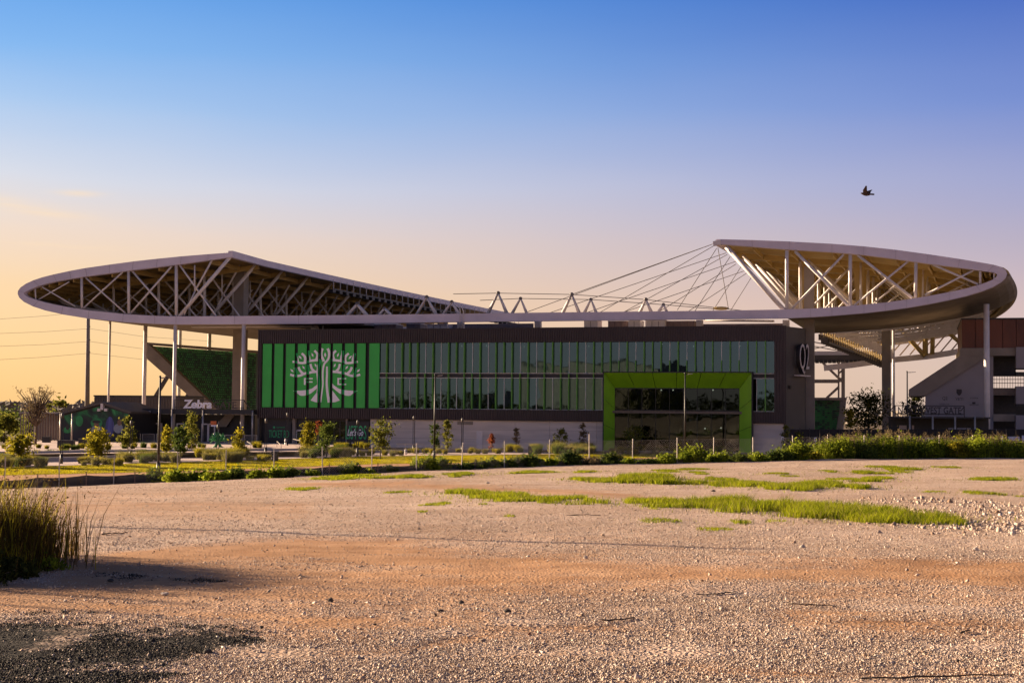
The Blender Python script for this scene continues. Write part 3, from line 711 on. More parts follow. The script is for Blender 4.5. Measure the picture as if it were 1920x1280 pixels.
# ---- the low ring across the front, with A frames and cables
ring = thing('roof_ring', 'straight pale roof band linking both canopies above the glass hall', 'stadium roof', S(PV(1070,590,VF)[0], VF, 0))
TO = [(665,606),(760,604.8),(860,603.5),(1000,602),(1200,599.6),(1380,597.8),(1475,596.5)]
TI = [(665,590.5),(760,589.3),(860,588),(1000,586),(1200,583.8),(1380,581.8),(1475,580)]
part('fascia', fascia(MB(), poly(TO, VF), poly(TI, VF), VF, .8), M['fascia'], ring)
u0, w0 = PV(665,598,VF); u1, w1 = PV(1475,590,VF)
part('ring_soffit', MB().hexa([S(u0,VF+.8,w0-.3),S(u1,VF+.8,w1-.3),S(u1,VF+2.6,w1-.2),S(u0,VF+2.6,w0-.2),S(u0,VF+.8,w0+.1),S(u1,VF+.8,w1+.1),S(u1,VF+2.6,w1+.2),S(u0,VF+2.6,w0+.2)]), M['soffit'], ring)
part('inner_chord', MB().bar(S(u0,VF+5.3,w0+.2), S(u1,VF+5.3,w1+.2), .5, .6), M['steel'], ring)
AF = [((670,570.5),(652,592),(688,592),3.6,.30), ((721,578.5),(711,591),(733,591),3.4,.24), ((800,557),(781,591),(818,591),3.6,.26), ((847,566),(831,590),(861,590),3.4,.24),
      ((934,549.5),(914,589),(951,589),3.6,.26), ((976,559.5),(960,588),(988,588),3.4,.22), ((1072,552),(1055,587),(1086,587),3.6,.26), ((1108,561.5),(1096,586),(1118,586),3.4,.22),
      ((1211,561.5),(1200,585),(1221,585),3.6,.25), ((1244,571),(1235,584),(1250,584),3.4,.21)]
for ap, l, r, v, rad in AF:
    a = PVS(*ap, v); f = part('a_frame', MB().tube([PVS(*l, v), a, PVS(*r, v)], rad, 8), M['steel'], ring, smooth=True)
    part('cap', MB().ball(a, rad*1.15, 8, 5), M['cable'], f)
def cable(p0, v0, p1, v1, r=.045):
    part('cable', MB().tube([PVS(*p0, v0), PVS(*p1, v1)], r, 5), M['cable'], ring)
for ys in (0, 1):
    pts = ([(850,551),(934,549.5),(1072,552),(1211,561.5),(1345,577),(1400,583)], [(900,563),(976,559.5),(1108,561.5),(1244,571),(1352,580)])[ys]
    for a, b in zip(pts, pts[1:]): cable(a, 3.5, b, 3.5)
for p0, p1 in [((1338,457),(988,585)), ((1338,461),(1126,585)), ((1344,465),(1270,581)), ((1338,457),(1072,552)), ((1346,464),(1366,580))]: cable(p0, VF+.2, p1, 3.5)
for p0, p1 in [((1362,474),(1032,586)), ((1364,477),(1168,586)), ((1369,481),(1303,583))]: cable(p0, 12.8, p1, 4)
for p0, p1 in [((1380,490),(1100,586)), ((1380,495),(1236,584)), ((1392,496),(1337,582))]: cable(p0, 23.6, p1, 4.5)
for p0, p1 in [((1395,508),(1170,585)), ((1400,512),(1290,584)), ((1412,515),(1370,582))]: cable(p0, 34, p1, 5)
part('cable_anchor', MB().ball(PVS(1352,578,3.5), .5, 8, 5, (2.2,.5,.5)), M['deck'], ring)
# short supports standing on the hall roof under the ring, and the pipe brackets
for px in (590, 864, 1009, 1312, 1474):
    a, b = PVS(px, 600, 7), PVS(px, 640, 7); part('support', MB().bar(a, b, .85, .85), M['steel'], ring)
for px in (866, 872):
    part('service_pipe', MB().tube([PVS(px-7,571,VF-.2), PVS(px-3,584,VF-.2), PVS(px-4,606,VF-.2), PVS(px-4,618,3)], .07, 6), M['steel'], ring, smooth=True)

# ---- posts that carry the left canopy
def column(px, ytop, v, r, lab, base_flare=False, square=False, m='steel', w0=0.0):
    u, w = PV(px, ytop, v); b, t = S(u, v, w0), S(u, v, w)
    mb = MB().sbox(u-r, u+r, v-r, v+r, w0, w) if square else MB().tube([b, t], r, 12)
    o_ = solo('roof_column', mb, M[m], lab, 'column', b, 'columns under the roof canopies', not square); return o_
column(206.5, 602, 9, .17, 'thin pale steel column below the left tip of the roof canopy')
column(273, 605, 14, .30, 'pale steel column carrying the canopy left of the sloping seat stand')
column(329, 605, VF+.5, .27, 'pale round column in front of the sloping green seat stand')
column(338, 612, 56, .30, 'pale column hidden half behind the front column at the seat stand')
column(393, 616, 57, .34, 'far pale column above the top edge of the green seats')
column(457.5, 605, VF+.5, .30, 'pale round column beside the left corner of the glass hall')
column(453, 500, 16, .85, 'thick square concrete column left of the hall corner', square=True, m='concrete_dark')
column(1849.5, 570, 8, .36, 'tall pale steel column in front of the rust red box')
column(1517.5, 500, 7, .64, 'dark concrete pier beside the numbered end wall of the hall', square=True, m='concrete_dark')
column(1661.5, 560, 60, .72, 'concrete column standing between dark tree and gate sign', square=True, m='concrete_dark')
column(1675, 600, 62, .22, 'thin pale pipe column right of the concrete column')

# tapered piers under the right deck, wide at the top
for px, vs_ in ((1490, (20, 31, 42)), (1604, (13, 24, 35, 46)), (1728, (13, 24, 35))):
    for v in vs_:
        (ut, wt_), (ub_, wb2) = PV(px, 480 if px < 1500 else 486 if px < 1650 else 500, 2), PV(px, 577 if px < 1500 else 572 if px < 1650 else 557, 2)
        part('tapered_pier', MB().hexa([S(ub_-.22,v-.3,wb2),S(ub_+.22,v-.3,wb2),S(ub_+.22,v+.3,wb2),S(ub_-.22,v+.3,wb2),S(ut-.75,v-.4,wt_),S(ut+.75,v-.4,wt_),S(ut+.75,v+.4,wt_),S(ut-.75,v+.4,wt_)]), M['deck'], west)

# ================================================================ GLASS HALL
U = lambda px, py=700, v=0.0: PV(px, py, v)[0]
W = lambda px, py, v=0.0: PV(px, py, v)[1]
hall = thing('glass_hall', 'long brown glass fronted hall with green panels and lime green portal', 'building', S(LEN/2, 0, 0))
w_top, w_g1, w_g0, w_bot = W(960,615.5), W(960,641.5), W(960,767.5), W(960,788.5)
w_m1, w_m2 = W(960,699), W(960,708.5)
uG0, uG1 = U(711), U(1452)               # glass
uP0, uP1 = U(491), U(711)                # green panels
uL, uR = 0.0, LEN
uq0, uq1 = U(1132, 770, -.8), U(1409, 770, -.8)      # portal outer edge
wq = W(1270, 698.5, -.8)
def ribbed(u0, u1, w0, w1, v=-.10, pitch=.33, d=.13):
    mb = MB(); n = max(1, round((u1-u0)/pitch)); p = (u1-u0)/n
    for i in range(n):
        a = u0+i*p; mb.sbox(a, a+p*.56, v-d, v, w0, w1)
    mb.sbox(u0, u1, v, v+.12, w0, w1); return mb
for nm, a in (('parapet_cladding', (uL, uR, w_g1, w_top)), ('sill_cladding', (uL, uq0-.12, w_bot, w_g0)), ('sill_cladding', (uq1+.12, uR, w_bot, w_g0)),
              ('corner_cladding', (uL, uP0, w_g0, w_g1)), ('corner_cladding', (uG1, uR, w_g0, w_g1))):
    part(nm, ribbed(*a), M['clad'], hall, 'stuff')
part('roof_slab', MB().sbox(uL+.3, uR-.3, .5, 24, w_top-1.2, w_top-.7), M['smooth'], hall)
part('parapet_cap', MB().sbox(uL-.05, uR+.05, -.26, .3, w_top, w_top+.08), M['black'], hall)
part('end_wall', MB().prism([S(uR-.3,.03,0), S(uR,.03,0), S(uR+2.0,4.6,0), S(uR+2.0,20,0), S(uR-.3,20,0)], Vector((0,0,w_top-.02))), M['smooth'], hall, label='smooth dark right end wall carrying the round numbered sign')
part('end_wall', MB().sbox(uL, uL+.3, .03, 22, 0, w_top-.02), M['smooth'], hall)
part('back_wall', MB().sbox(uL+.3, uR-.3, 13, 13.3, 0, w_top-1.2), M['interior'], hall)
# floors and things inside, seen through the glass
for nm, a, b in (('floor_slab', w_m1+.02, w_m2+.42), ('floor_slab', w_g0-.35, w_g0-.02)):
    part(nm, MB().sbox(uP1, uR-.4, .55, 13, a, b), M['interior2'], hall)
for i in range(15):
    u = uP1 + 2 + i*(uR-uP1-4)/14
    part('interior_column', MB().sbox(u-.25, u+.25, 4.5, 5, w_g0, w_g1+.3), M['concrete_dark'], hall)
mb = MB()
for i in range(60):
    u = uP1+1.2+random.random()*(uR-uP1-3); v = random.uniform(2, 9); w = (w_m1-.15) if i % 5 else (w_g1-.2)
    mb.sbox(u-.06, u+.06, v, v+.12, w-.10, w)
part('ceiling_lamp', mb, M['lamp_on'], hall, 'stuff')
for i in range(22):
    u = uP1+1.5+random.random()*(uR-uP1-4); v = random.uniform(2.5, 8)
    part('lounge_table', MB().sbox(u, u+1.2, v, v+.7, w_g0+.68, w_g0+.75).sbox(u+.5, u+.7, v+.3, v+.4, w_g0, w_g0+.68), M['interior2'], hall)
# panes, green fins and silver mullions
NP = 48; pu = (uG1-uG0)/NP
def row(w0, w1, pat, skip, half):
    for i in range(NP):
        a, b = uG0+i*pu, uG0+(i+1)*pu; c = (a+b)/2
        if not skip(c): 
            pn = MB(); d = random.uniform(-.006, .006); e = random.uniform(-.006, .006)
            pn.hexa([S(a+.02,.20+d,w0+.04),S(b-.02,.20-d,w0+.04),S(b-.02,.23-d,w0+.04),S(a+.02,.23+d,w0+.04),S(a+.02,.20+d+e,w1-.04),S(b-.02,.20-d+e,w1-.04),S(b-.02,.23-d+e,w1-.04),S(a+.02,.23+d+e,w1-.04)])
            part('pane', pn, M['glass'], hall)
        if i and not skip(a):
            if pat[i % len(pat)] == 'G': part('fin', MB().sbox(a-.055, a+.055, -.28, .25, w0, w1), M['fin'], hall)
            elif half and i > 28:
                wm = w0+(w1-w0)*(.62 if i % 2 else .4)
                part('fin', MB().sbox(a-.05, a+.05, -.20, .25, w0, wm), M['fin'], hall); part('mullion', MB().sbox(a-.03, a+.03, .06, .25, wm, w1), M['alu'], hall)
            else: part('mullion', MB().sbox(a-.03, a+.03, .06, .25, w0, w1), M['alu'], hall)
inp = lambda u: uq0-.2 < u < uq1+.2
row(w_m1, w_g1, 'sGsGGG', lambda u: False, True)
row(w_g0, w_m2, 'GGsGsG', inp, False)
for a, b in ((uG0, uq0-.15), (uq1+.15, uG1)):
    part('spandrel', MB().sbox(a, b, .16, .30, w_m2+.06, w_m1-.06), M['black'], hall)
    for w in (w_m1-.06, w_m2, w_g0):
        part('rail', MB().sbox(a, b, .02, .18, w-.02, w+.05), M['alu'], hall)
for i in range(1, NP):
    a = uG0+i*pu
    if not inp(a) and 'GGsGsG'[i % 6] == 'G': part('fin', MB().sbox(a-.055, a+.055, -.28, .15, w_m2+.06, w_m1-.07), M['fin'], hall)
# green projecting panels with dark reveals
PX = [(120,208),(237,322),(352,438),(470,557),(588,672),(706,795),(822,910),(942,1030),(1062,1147),(1185,1287)]
pan = [(U(470+a/5.333), U(470+b/5.333)) for a, b in PX]
part('panel_recess', MB().sbox(uP0, uP1, .30, .5, w_g0, w_g1), M['black'], hall)
for a, b in pan:
    f = part('green_panel', MB().sbox(a, b, -.06, .06, w_g0+.05, w_g1-.05), M['green'], hall)
# emblem: white on the panels, bright green where it runs back into the gaps
EM = []
def E(x, y): return PV(525+x/10.24, 640+y/10.24, 0.0)
def stroke(pts, w):
    ws = w if isinstance(w, (list, tuple)) else [w]*len(pts)
    P = [Vector(p) for p in pts]; L, Rr = [], []
    for i, p in enumerate(P):
        d = (P[min(i+1, len(P)-1)]-P[max(i-1, 0)]).normalized(); nrm = Vector((-d.y, d.x))*ws[i]/2; L.append(p+nrm); Rr.append(p-nrm)
    for i in range(len(P)-1): EM.append([L[i], L[i+1], Rr[i+1], Rr[i]])
def smooth(pts, k=4):
    P = [Vector(p) for p in pts]; out = []
    for i in range(len(P)-1):
        a, b, c, d = P[max(i-1, 0)], P[i], P[i+1], P[min(i+2, len(P)-1)]
        for j in range(k):
            t = j/k; out.append(tuple(.5*((2*b)+(c-a)*t+(2*a-5*b+4*c-d)*t*t+(3*b-a-3*c+d)*t**3)))
    return out+[tuple(P[-1])]
def sstroke(pts, w0, w1=None):
    q = smooth(pts); w1 = w0 if w1 is None else w1; stroke(q, [w0+(w1-w0)*i/(len(q)-1) for i in range(len(q))])
def ribbon(a, b):
    for i in range(len(a)-1): EM.append([Vector(a[i]), Vector(a[i+1]), Vector(b[i+1]), Vector(b[i])])
def leaf(x, y, ang, L=48, w=20):
    d = Vector((math.cos(ang), math.sin(ang))); n_ = Vector((-d.y, d.x)); c = Vector((x, y)); EM.append([c-d*L, c+n_*w, c+d*L, c-n_*w])
mirx = lambda x: 1744-x
sstroke([(822,135),(800,200),(800,270),(830,340),(845,385)], 48)
sstroke([(918,135),(945,200),(945,290),(915,360),(855,430),(830,540),(825,680),(828,820),(808,990),(785,1165)], 50, 22)
sstroke([(905,480),(905,640),(900,800),(915,980),(945,1170)], [1][0]*34, 52)
sstroke([(775,350),(745,450),(722,600),(740,800),(722,1000),(690,1165)], 40, 40)
leaf(872, 258, math.pi/2, 50, 22)
for s in (0, 1):
    m = (lambda x: x) if not s else mirx
    q = lambda pts: [(m(x), y) for x, y in pts]
    sstroke(q([(760,355),(660,362),(560,378),(470,412),(370,408),(300,395),(245,388)]), 48, 42)
    sstroke(q([(700,350),(722,280),(715,230),(665,175)]), 46, 44)
    sstroke(q([(575,390),(562,300),(545,240),(540,175)]), 46, 36)
    sstroke(q([(480,400),(490,330),(470,275),(420,230)]), 48, 44)
    sstroke(q([(345,400),(340,330),(325,280),(308,225)]), 44, 34)
    leaf(m(628), 260, (1.2 if not s else math.pi-1.2), 45, 18); leaf(m(392), 305, (.85 if not s else math.pi-.85), 48, 20)
    sstroke(q([(730,578),(640,585),(560,600),(480,615),(400,650),(330,662),(270,655),(200,635)]), 48, 44)
    sstroke(q([(665,575),(615,520),(590,430)]), 46, 42); sstroke(q([(545,590),(530,520),(525,440)]), 42, 32)
    sstroke(q([(445,615),(390,560),(360,490)]), 48, 44); sstroke(q([(320,640),(300,560),(285,500)]), 42, 32)
    leaf(m(690), 460, (1.15 if not s else math.pi-1.15), 42, 18); leaf(m(458), 500, (.95 if not s else math.pi-.95), 44, 19); leaf(m(235), 560, (.8 if not s else math.pi-.8), 46, 20)
    ribbon(q([(735,800),(715,830),(620,900),(560,920),(500,932),(420,940),(335,942),(250,945)]), q([(735,880),(715,900),(600,995),(530,1022),(470,1040),(420,1042),(385,1036),(300,965)]))
    ribbon(q([(735,940),(660,1040),(590,1130)]), q([(735,1168),(690,1164),(650,1152)]))
stroke([(480,700),(480,832)], 34); stroke([(480,712),(632,712)], 26); stroke([(480,776),(628,776)], 26)
stroke([(1122,700),(1122,832)], 32); stroke([(1110,712),(1275,712)], 26); stroke([(1110,822),(1275,822)], 26)
def clip(poly_, lim, keep_gt):
    out = []
    for i in range(len(poly_)):
        a, b = poly_[i], poly_[(i+1) % len(poly_)]; ia, ib = (a.x >= lim) == keep_gt, (b.x >= lim) == keep_gt
        if ia: out.append(a)
        if ia != ib:
            t = (lim-a.x)/(b.x-a.x); out.append(a.lerp(b, t))
    return out
quads = [[Vector(E(p.x, p.y)) for p in q_] for q_ in EM]
iv = [(a, b, True) for a, b in pan] + [(pan[i][1], pan[i+1][0], False) for i in range(len(pan)-1)]
for a, b, on in iv:
    mb = MB()
    for k, q_ in enumerate(quads):
        if max(p.x for p in q_) <= a or min(p.x for p in q_) >= b: continue
        c = clip(clip(q_, a, True), b, False) if True else q_
        if len(c) >= 3:
            v = (-.085 if on else .20) - .0006*(k % 25)
            mb.prism([S(p.x, v, p.y) for p in c], S(0,.012,0)-S(0,0,0))
    if mb.v: part('tree_emblem', mb, M['white'] if on else M['greenlit'], hall, 'stuff', label='white tree emblem print' if on else 'bright green tree emblem print in the gap')
# ground floor: concrete bays on the right, dark ticket front on the left
uT1 = U(693, 815)
jo = [uT1] + [U(x, 815) for x in (776, 866, 965, 1030, 1118)] + [uq0-.14]
for a, b in zip(jo, jo[1:]):
    part('concrete_panel', MB().sbox(a+.02, b-.02, .18, .5, -.3, w_bot+.02), M['concrete'], hall)
    mb = MB()
    for k in range(1, 3): mb.sbox(a+.02, b-.02, .168, .182, w_bot*k/3-.012, w_bot*k/3+.012)
    part('panel_joint', mb, M['concrete_dark'], hall)
a, b = uq1+.14, uR-.32
part('concrete_panel', MB().sbox(a, b, .18, .5, -.3, w_bot+.02), M['concrete'], hall)
part('steel_door', MB().sbox(U(894), U(905), .14, .19, 0, W(900,808)), M['hvac'], hall, label='pale grey steel door in the concrete wall')
part('wall_louvre', MB().sbox(U(858), U(887), .10, .19, W(870,796), W(870,790)), M['concrete_dark'], hall)
part('ticket_front', MB().sbox(.3, uT1, .8, 1.1, -.3, w_bot+.02), M['black'], hall)
for x0, x1 in ((548,553),(648,651)):
    part('front_pier', MB().sbox(U(x0), U(x1), .3, .8, -.3, w_bot), M['concrete_dark'], hall)
dr = part('door', MB().sbox(U(554), U(567), .70, .79, 0, W(560,808)), M['glass2'], hall, label='white framed door beside the ticket window')
mb = MB(); a, b, t = U(552.5), U(568), W(560,805.5)
mb.sbox(a, a+.18, .66, .80, 0, t).sbox(b-.18, b, .66, .80, 0, t).sbox(a, b, .66, .80, t-.2, t); part('door_frame', mb, M['hvac'], dr)
for x in range(570, 646, 11):
    part('ticket_window', MB().sbox(U(x), U(x+10), .72, .79, 1.0, w_bot-.35), M['glass2'], hall)
    part('window_frame', MB().sbox(U(x+10), U(x+11), .66, .80, 0, w_bot-.3), M['smooth'], hall)
# lime green portal with splayed sides
ui0, ui1 = U(1152.5, 770, .9), U(1386.5, 770, .9); wi = W(1270, 727.5, .9)
mb = MB().sbox(uq0-.13, uq0, -.85, .9, 0, wq+.13).sbox(uq1, uq1+.13, -.85, .9, 0, wq+.13).sbox(uq0-.13, uq1+.13, -.85, .9, wq, wq+.14)
portal = part('portal', mb, M['black'], hall, label='lime green splayed portal around the lobby glass')
def splay(a, b, c, d):
    mb = MB(); off = S(0,.05,0)-S(0,0,0); mb.hexa([a, b, c, d, a+off, b+off, c+off, d+off]); part('splayed_panel', mb, M['portal'], portal)
nT = 6
for i in range(nT):
    t0, t1 = i/nT+.002, (i+1)/nT-.002
    lo_ = lambda t: S(uq0+(uq1-uq0)*t, -.82, wq-.01); hi_ = lambda t: S(ui0+(ui1-ui0)*t, .9, wi)
    splay(lo_(t0), lo_(t1), hi_(t1), hi_(t0))
for (ua_, ui_) in ((uq0+.01, ui0), (uq1-.01, ui1)):
    for i in range(3):
        h0, h1 = i/3+.003, (i+1)/3-.003
        splay(S(ua_,-.82,wq*h0), S(ui_,.9,wi*h0), S(ui_,.9,wi*h1), S(ua_,-.82,wq*h1))
wmid = W(1270, 769, .95); nB = 9; pb = (ui1-ui0)/nB
for i in range(nB):
    a, b = ui0+i*pb, ui0+(i+1)*pb
    for w0, w1 in ((0.05, wmid), (wmid, wi)):
        d = random.uniform(-.01, .01)
        part('lobby_pane', MB().hexa([S(a+.03,.95+d,w0+.04),S(b-.03,.95-d,w0+.04),S(b-.03,.98-d,w0+.04),S(a+.03,.98+d,w0+.04),S(a+.03,.95+d,w1-.04),S(b-.03,.95-d,w1-.04),S(b-.03,.98-d,w1-.04),S(a+.03,.98+d,w1-.04)]), M['glass2'], hall)
    if i: part('lobby_mullion', MB().sbox(a-.03, a+.03, .90, 1.02, 0, wi), M['black'], hall)
part('lobby_rail', MB().sbox(ui0, ui1, .88, 1.02, wmid-.05, wmid+.05), M['black'], hall)
part('lobby_rail', MB().sbox(ui0, ui1, .88, 1.02, wi-.1, wi+.02), M['black'], hall)
part('lobby_balcony', MB().sbox(ui0, ui1, 3.5, 9, wmid-1.1, wmid-.1), M['retain'], hall)
part('lobby_wall', MB().sbox(ui0-1, ui1+1, 9, 9.2, 0, w_g0-.4), M['interior'], hall)
for px, py in ((1254,746),(1258,745),(1336,741),(1378,751)):
    a, w = PV(px, py, 4); part('hanging_picture', MB().sbox(a-.25, a+.25, 4, 4.1, w-.4, w+.4), M['rust'], hall)
for px, py in ((1337,731),(1262,731),(1352,802),(1322,803),(1240,731)):
    a, w = PV(px, py, 3); part('lobby_lamp', MB().ball(S(a,3,w), .10, 8, 5), M['lamp_on'], hall)
a, w = PV(1225, 815, 3); part('orange_screen', MB().tube([S(a,3,0.1),S(a,3,1.2),S(a,3,2.6),S(a,3,3.4)], [.5,.85,.75,.2], 10), M['rust'], hall)
a, w = PV(1246, 820, 2.6); part('reception_desk', MB().sbox(a-1.2, a+1.6, 2.6, 3.4, 0.1, 1.2), M['hvac'], hall)
# end wall sign: an upright oval frame with the numerals
ws = PV(1500, 672, 4)[1]
_e = Vector((2.0, 4.57))/Vector((2.0, 4.57)).length; _n = Vector((_e.y, -_e.x))
def EW(s_, h_, o_): return S(uR + _e.x*s_ + _n.x*o_, .03 + _e.y*s_ + _n.y*o_, h_)     # along, up and out from the angled end wall
co, fs = text_mesh('Q2', 3.9, 1, .55, bold=.0); co[:, 0] *= 2.5/co[:, 0].max()
sg = part('numerals', MB().add([EW(2.05+x, ws-2.05+y, .55+z) for x, y, z in co], fs), M['black'], hall, label='tall deep numerals reading Q2 on the dark end wall')
co2, fs2 = text_mesh('Q2', 3.9, 1, .06, bold=-.012); co2[:, 0] *= 2.5/co2[:, 0].max()
part('numeral_face', MB().add([EW(2.05+x, ws-2.05+y, .87+z) for x, y, z in co2], fs2), M['hvac'], sg)
part('sign_ledge', MB().hexa([EW(a_, h_, o_) for h_ in (ws-2.35, ws-2.2) for a_, o_ in ((1.9,.1),(4.7,.1),(4.7,1.0),(1.9,1.0))]), M['hvac'], hall)
part('wall_lamp', MB().hexa([EW(a_, h_, o_) for h_ in (W(1478,729), W(1478,722)) for a_, o_ in ((.5,.05),(.8,.05),(.8,.35),(.5,.35))]), M['black'], hall)

# machines standing on the hall roof
def roofbox(x0, x1, y0, y1, v, d, m, label, gr='machines on the hall roof'):
    a, w0_ = PV(x0, y1, v); b, w1_ = PV(x1, y0, v)
    t = thing('rooftop_unit', label, 'rooftop unit', S((a+b)/2, v, w_top-.7), gr)
    part('casing', MB().sbox(a, b, v, v+d, w_top-.7, w1_), M[m], t)
    n = max(2, int((b-a)/.9)); mb = MB()
    for i in range(1, n): mb.sbox(a+(b-a)*i/n-.03, a+(b-a)*i/n+.03, v-.03, v, w_top-.3, w1_-.1)
    part('panel_seam', mb, M['smooth'], t); part('lid', MB().sbox(a-.05, b+.05, v-.06, v+d+.05, w1_, w1_+.08), M['hvac'], t)
roofbox(702, 742, 608.5, 618, 9, 3, 'hvac2', 'brown screened unit left of the white roof units')
roofbox(762, 788, 607, 618, 10, 3, 'hvac2', 'brown louvred unit between two roof supports')
roofbox(800, 838, 608, 617, 9, 2.5, 'hvac', 'small white unit left of the middle roof support')
roofbox(1095, 1120, 600.5, 617, 9, 3, 'hvac', 'pale unit with dark grille at the middle of the hall roof')
roofbox(1140, 1177, 602, 617, 10, 3, 'hvac2', 'brown unit between two pale roof units')
roofbox(1178, 1200, 601, 617, 9, 3, 'hvac', 'narrow pale unit right of the brown unit')
roofbox(1210, 1247, 600.5, 617, 9, 3, 'hvac', 'wide pale unit with seams right of centre')
roofbox(1249, 1302, 602, 617, 10, 3, 'hvac2', 'widest brown unit near the right end of the roof')
for x0, x1, l in ((586, 700, 'long brown roof screen behind the left part of the ring'), (840, 1000, 'long brown roof screen behind the middle of the ring'), (1303, 1468, 'long brown roof screen behind the right part of the ring')):
    a, w1_ = PV(x0, 607.5, 13); b, _ = PV(x1, 607.5, 13); solo('roof_screen', MB().sbox(a, b, 13, 13.2, w_top-.7, w1_), M['hvac2'], l, 'roof screen', S((a+b)/2, 13, w_top-.7), 'roof screens')
def pipe(pts, v, r, label):
    P = [PVS(x, y, v) for x, y in pts]; solo('roof_pipe', MB().tube(P, r, 8), M['steel'], label, 'pipe', P[0], 'pipes above the hall roof', True)
pipe([(360,612.5),(480,612),(584,612)], 6, .16, 'long pale pipe under the ring left of the hall corner')
pipe([(596,619),(605,619),(606,608.5),(660,608),(700,609)], 6, .14, 'bent pale pipe rising over the left part of the hall roof')
pipe([(1320,601),(1380,601),(1452,602)], 6, .14, 'straight pale pipe under the right end of the ring')

# ---- ticket and banner boards
def board(px0, px1, py0, py1, v, label, name='sign_board'):
    a, w1_ = PV(px0, py0, v); b, w0_ = PV(px1, py1, v)
    t = thing(name, label, 'sign', S((a+b)/2, v, w0_)); part('panel', MB().sbox(a, b, v, v+.08, w0_, w1_), M['black'], t); return t, a, b, w0_, w1_
M['green_text'] = mat('green_lettering', (.04,.42,.14), .5, 0, .05)
t, a, b, w0_, w1_ = board(500, 545, 792, 829, .62, 'black board with green ticket office lettering')
mb = MB(); u0_, w = PV(504, 820, .62); text_on(mb, 'TICKET BO', u0_, w, .60, W(520,806,.62)-w, U(542,815,.62)-u0_, .03); part('lettering', mb, M['green_text'], t)
mb = MB(); u0_, w = PV(517.5, 802, .62); text_on(mb, 'TICKETMASTER', u0_, w, .60, .16, U(534,800,.62)-u0_, .03); mb.ball(S(u0_-.28,.6,w+.08), .17, 10, 6, (1,.2,1)); part('small_lettering', mb, M['green_text'], t)
t, a, b, w0_, w1_ = board(651, 692, 790, 834, .1, 'black banner with green and white slogan lettering')
mb = MB(); u0_, w = PV(648, 823, .1); text_on(mb, 'LISTOS', u0_, w, .085, W(670,797.5,.1)-w, U(687,810,.1)-u0_, .02); part('green_lettering', mb, M['green_text'], t)
mb = MB(); u0_, w = PV(651.5, 816.5, .1); text_on(mb, "Let's Go", u0_, w, .05, W(670,804,.1)-w, U(681.5,810,.1)-u0_, .02, shear=.35, bold=.012); part('white_lettering', mb, M['white'], t)
mb = MB(); u0_, w = PV(646.5, 831, .1); text_on(mb, 'TICKETS', u0_, w, .085, .10, .7, .02); mb.ball(S(u0_+1.15,.085,w+.07), .12, 10, 6, (1.3,.2,1)); part('small_lettering', mb, M['hvac'], t)

# ================================================================ LEFT SIDE: seat stand, low buildings, gate
st = thing('seat_stand', 'raked concrete stand of dark green seats behind the left columns', 'grandstand', PVS(400, 780, 42))
VS = 42
tl, tr = PV(268, 641, VS), PV(479, 655, VS); tl2 = PV(268, 653.5, VS)
b0, b1, b2 = PV(268, 666, VS), PV(408, 761, VS), PV(440, 762, VS)
i0 = PV(278, 648, VS)
mb = MB(); off = S(0,1.2,0)-S(0,0,0)
P2 = lambda x, y, v=VS: PVS(x, y, v)
mb.prism([P2(268,643), P2(278,645), P2(412,772), P2(388,772), P2(268,666)], off); part('raking_beam', mb, M['concrete_dark'], st)
mb = MB(); mb.prism([P2(266.5,641), P2(482,657,VS+8), P2(482,662.5,VS+8), P2(272,646)], off); part('top_wall', mb, M['concrete_dark'], st)
# seats: rows rising to the back, every seat a small shell
mbA, mbB, mbS = MB(), MB(), MB(); NR = 26
mbS.prism([P2(276,648,VS+2.2), P2(480,662,VS+10.2), P2(480,776,VS+10.2), P2(406,776,VS+7.2)], off); part('stepped_slab', mbS, M['seat2'], st)
for r_i in range(NR):
    t_ = (r_i+.5)/NR; py = 648 + (772-648)*t_; xl = 283 + (414-283)*t_; n_ = int((480-xl)/3.6)
    for c_ in range(n_):
        x = xl + (c_+.5)*(480-xl)/n_; vv = VS + 1.2 + (1-t_)*.2 + 8*(x-276)/204
        py2 = py + 13*(x-281)/200*(1-t_)
        u, w = PV(x, py2, vv); (mbA if random.random() < .62 else mbB).sbox(u-.105, u+.105, vv-.12, vv+.1, w-.11, w+.10)
part('green_seat', mbA, M['seat'], st, 'stuff'); part('dark_seat', mbB, M['seat2'], st, 'stuff')
for a, b in (((314,706),(268,782)), ((356,735),(330,776))):
    part('prop', MB().bar(P2(*a, VS+.4), P2(*b, VS+.4), .5, .6), M['smooth'], st)
def lowblock(x0, x1, y0, y1, v, d, m, name, label, cat='building', roof=None):
    a, w1_ = PV(x0, y0, v); b, _ = PV(x1, y0, v)
    t = thing(name, label, cat, S((a+b)/2, v, 0)); part('wall', MB().sbox(a, b, v, v+d, -.3, w1_), M[m], t)
    part('roof_edge', MB().sbox(a-.12, b+.12, v-.12, v+d+.1, w1_, w1_+.22), M['black'], t)
    if roof:
        mb = MB()
        n = int((b-a)/.5)
        for i in range(n): mb.sbox(a+(b-a)*i/n, a+(b-a)*(i+.5)/n, v-.06, v-.01, .2, w1_-.1)
        part('ribbing', mb, M['smooth'], t, 'stuff')
    return t
lowblock(177, 338, 743, 835, 24, 8, 'smooth', 'service_block', 'dark flat roofed block behind the mural building', roof=True)
lowblock(232, 478, 778, 838, 3.5, 3, 'black', 'gate_building', 'black low gate building below the sloping seat stand')
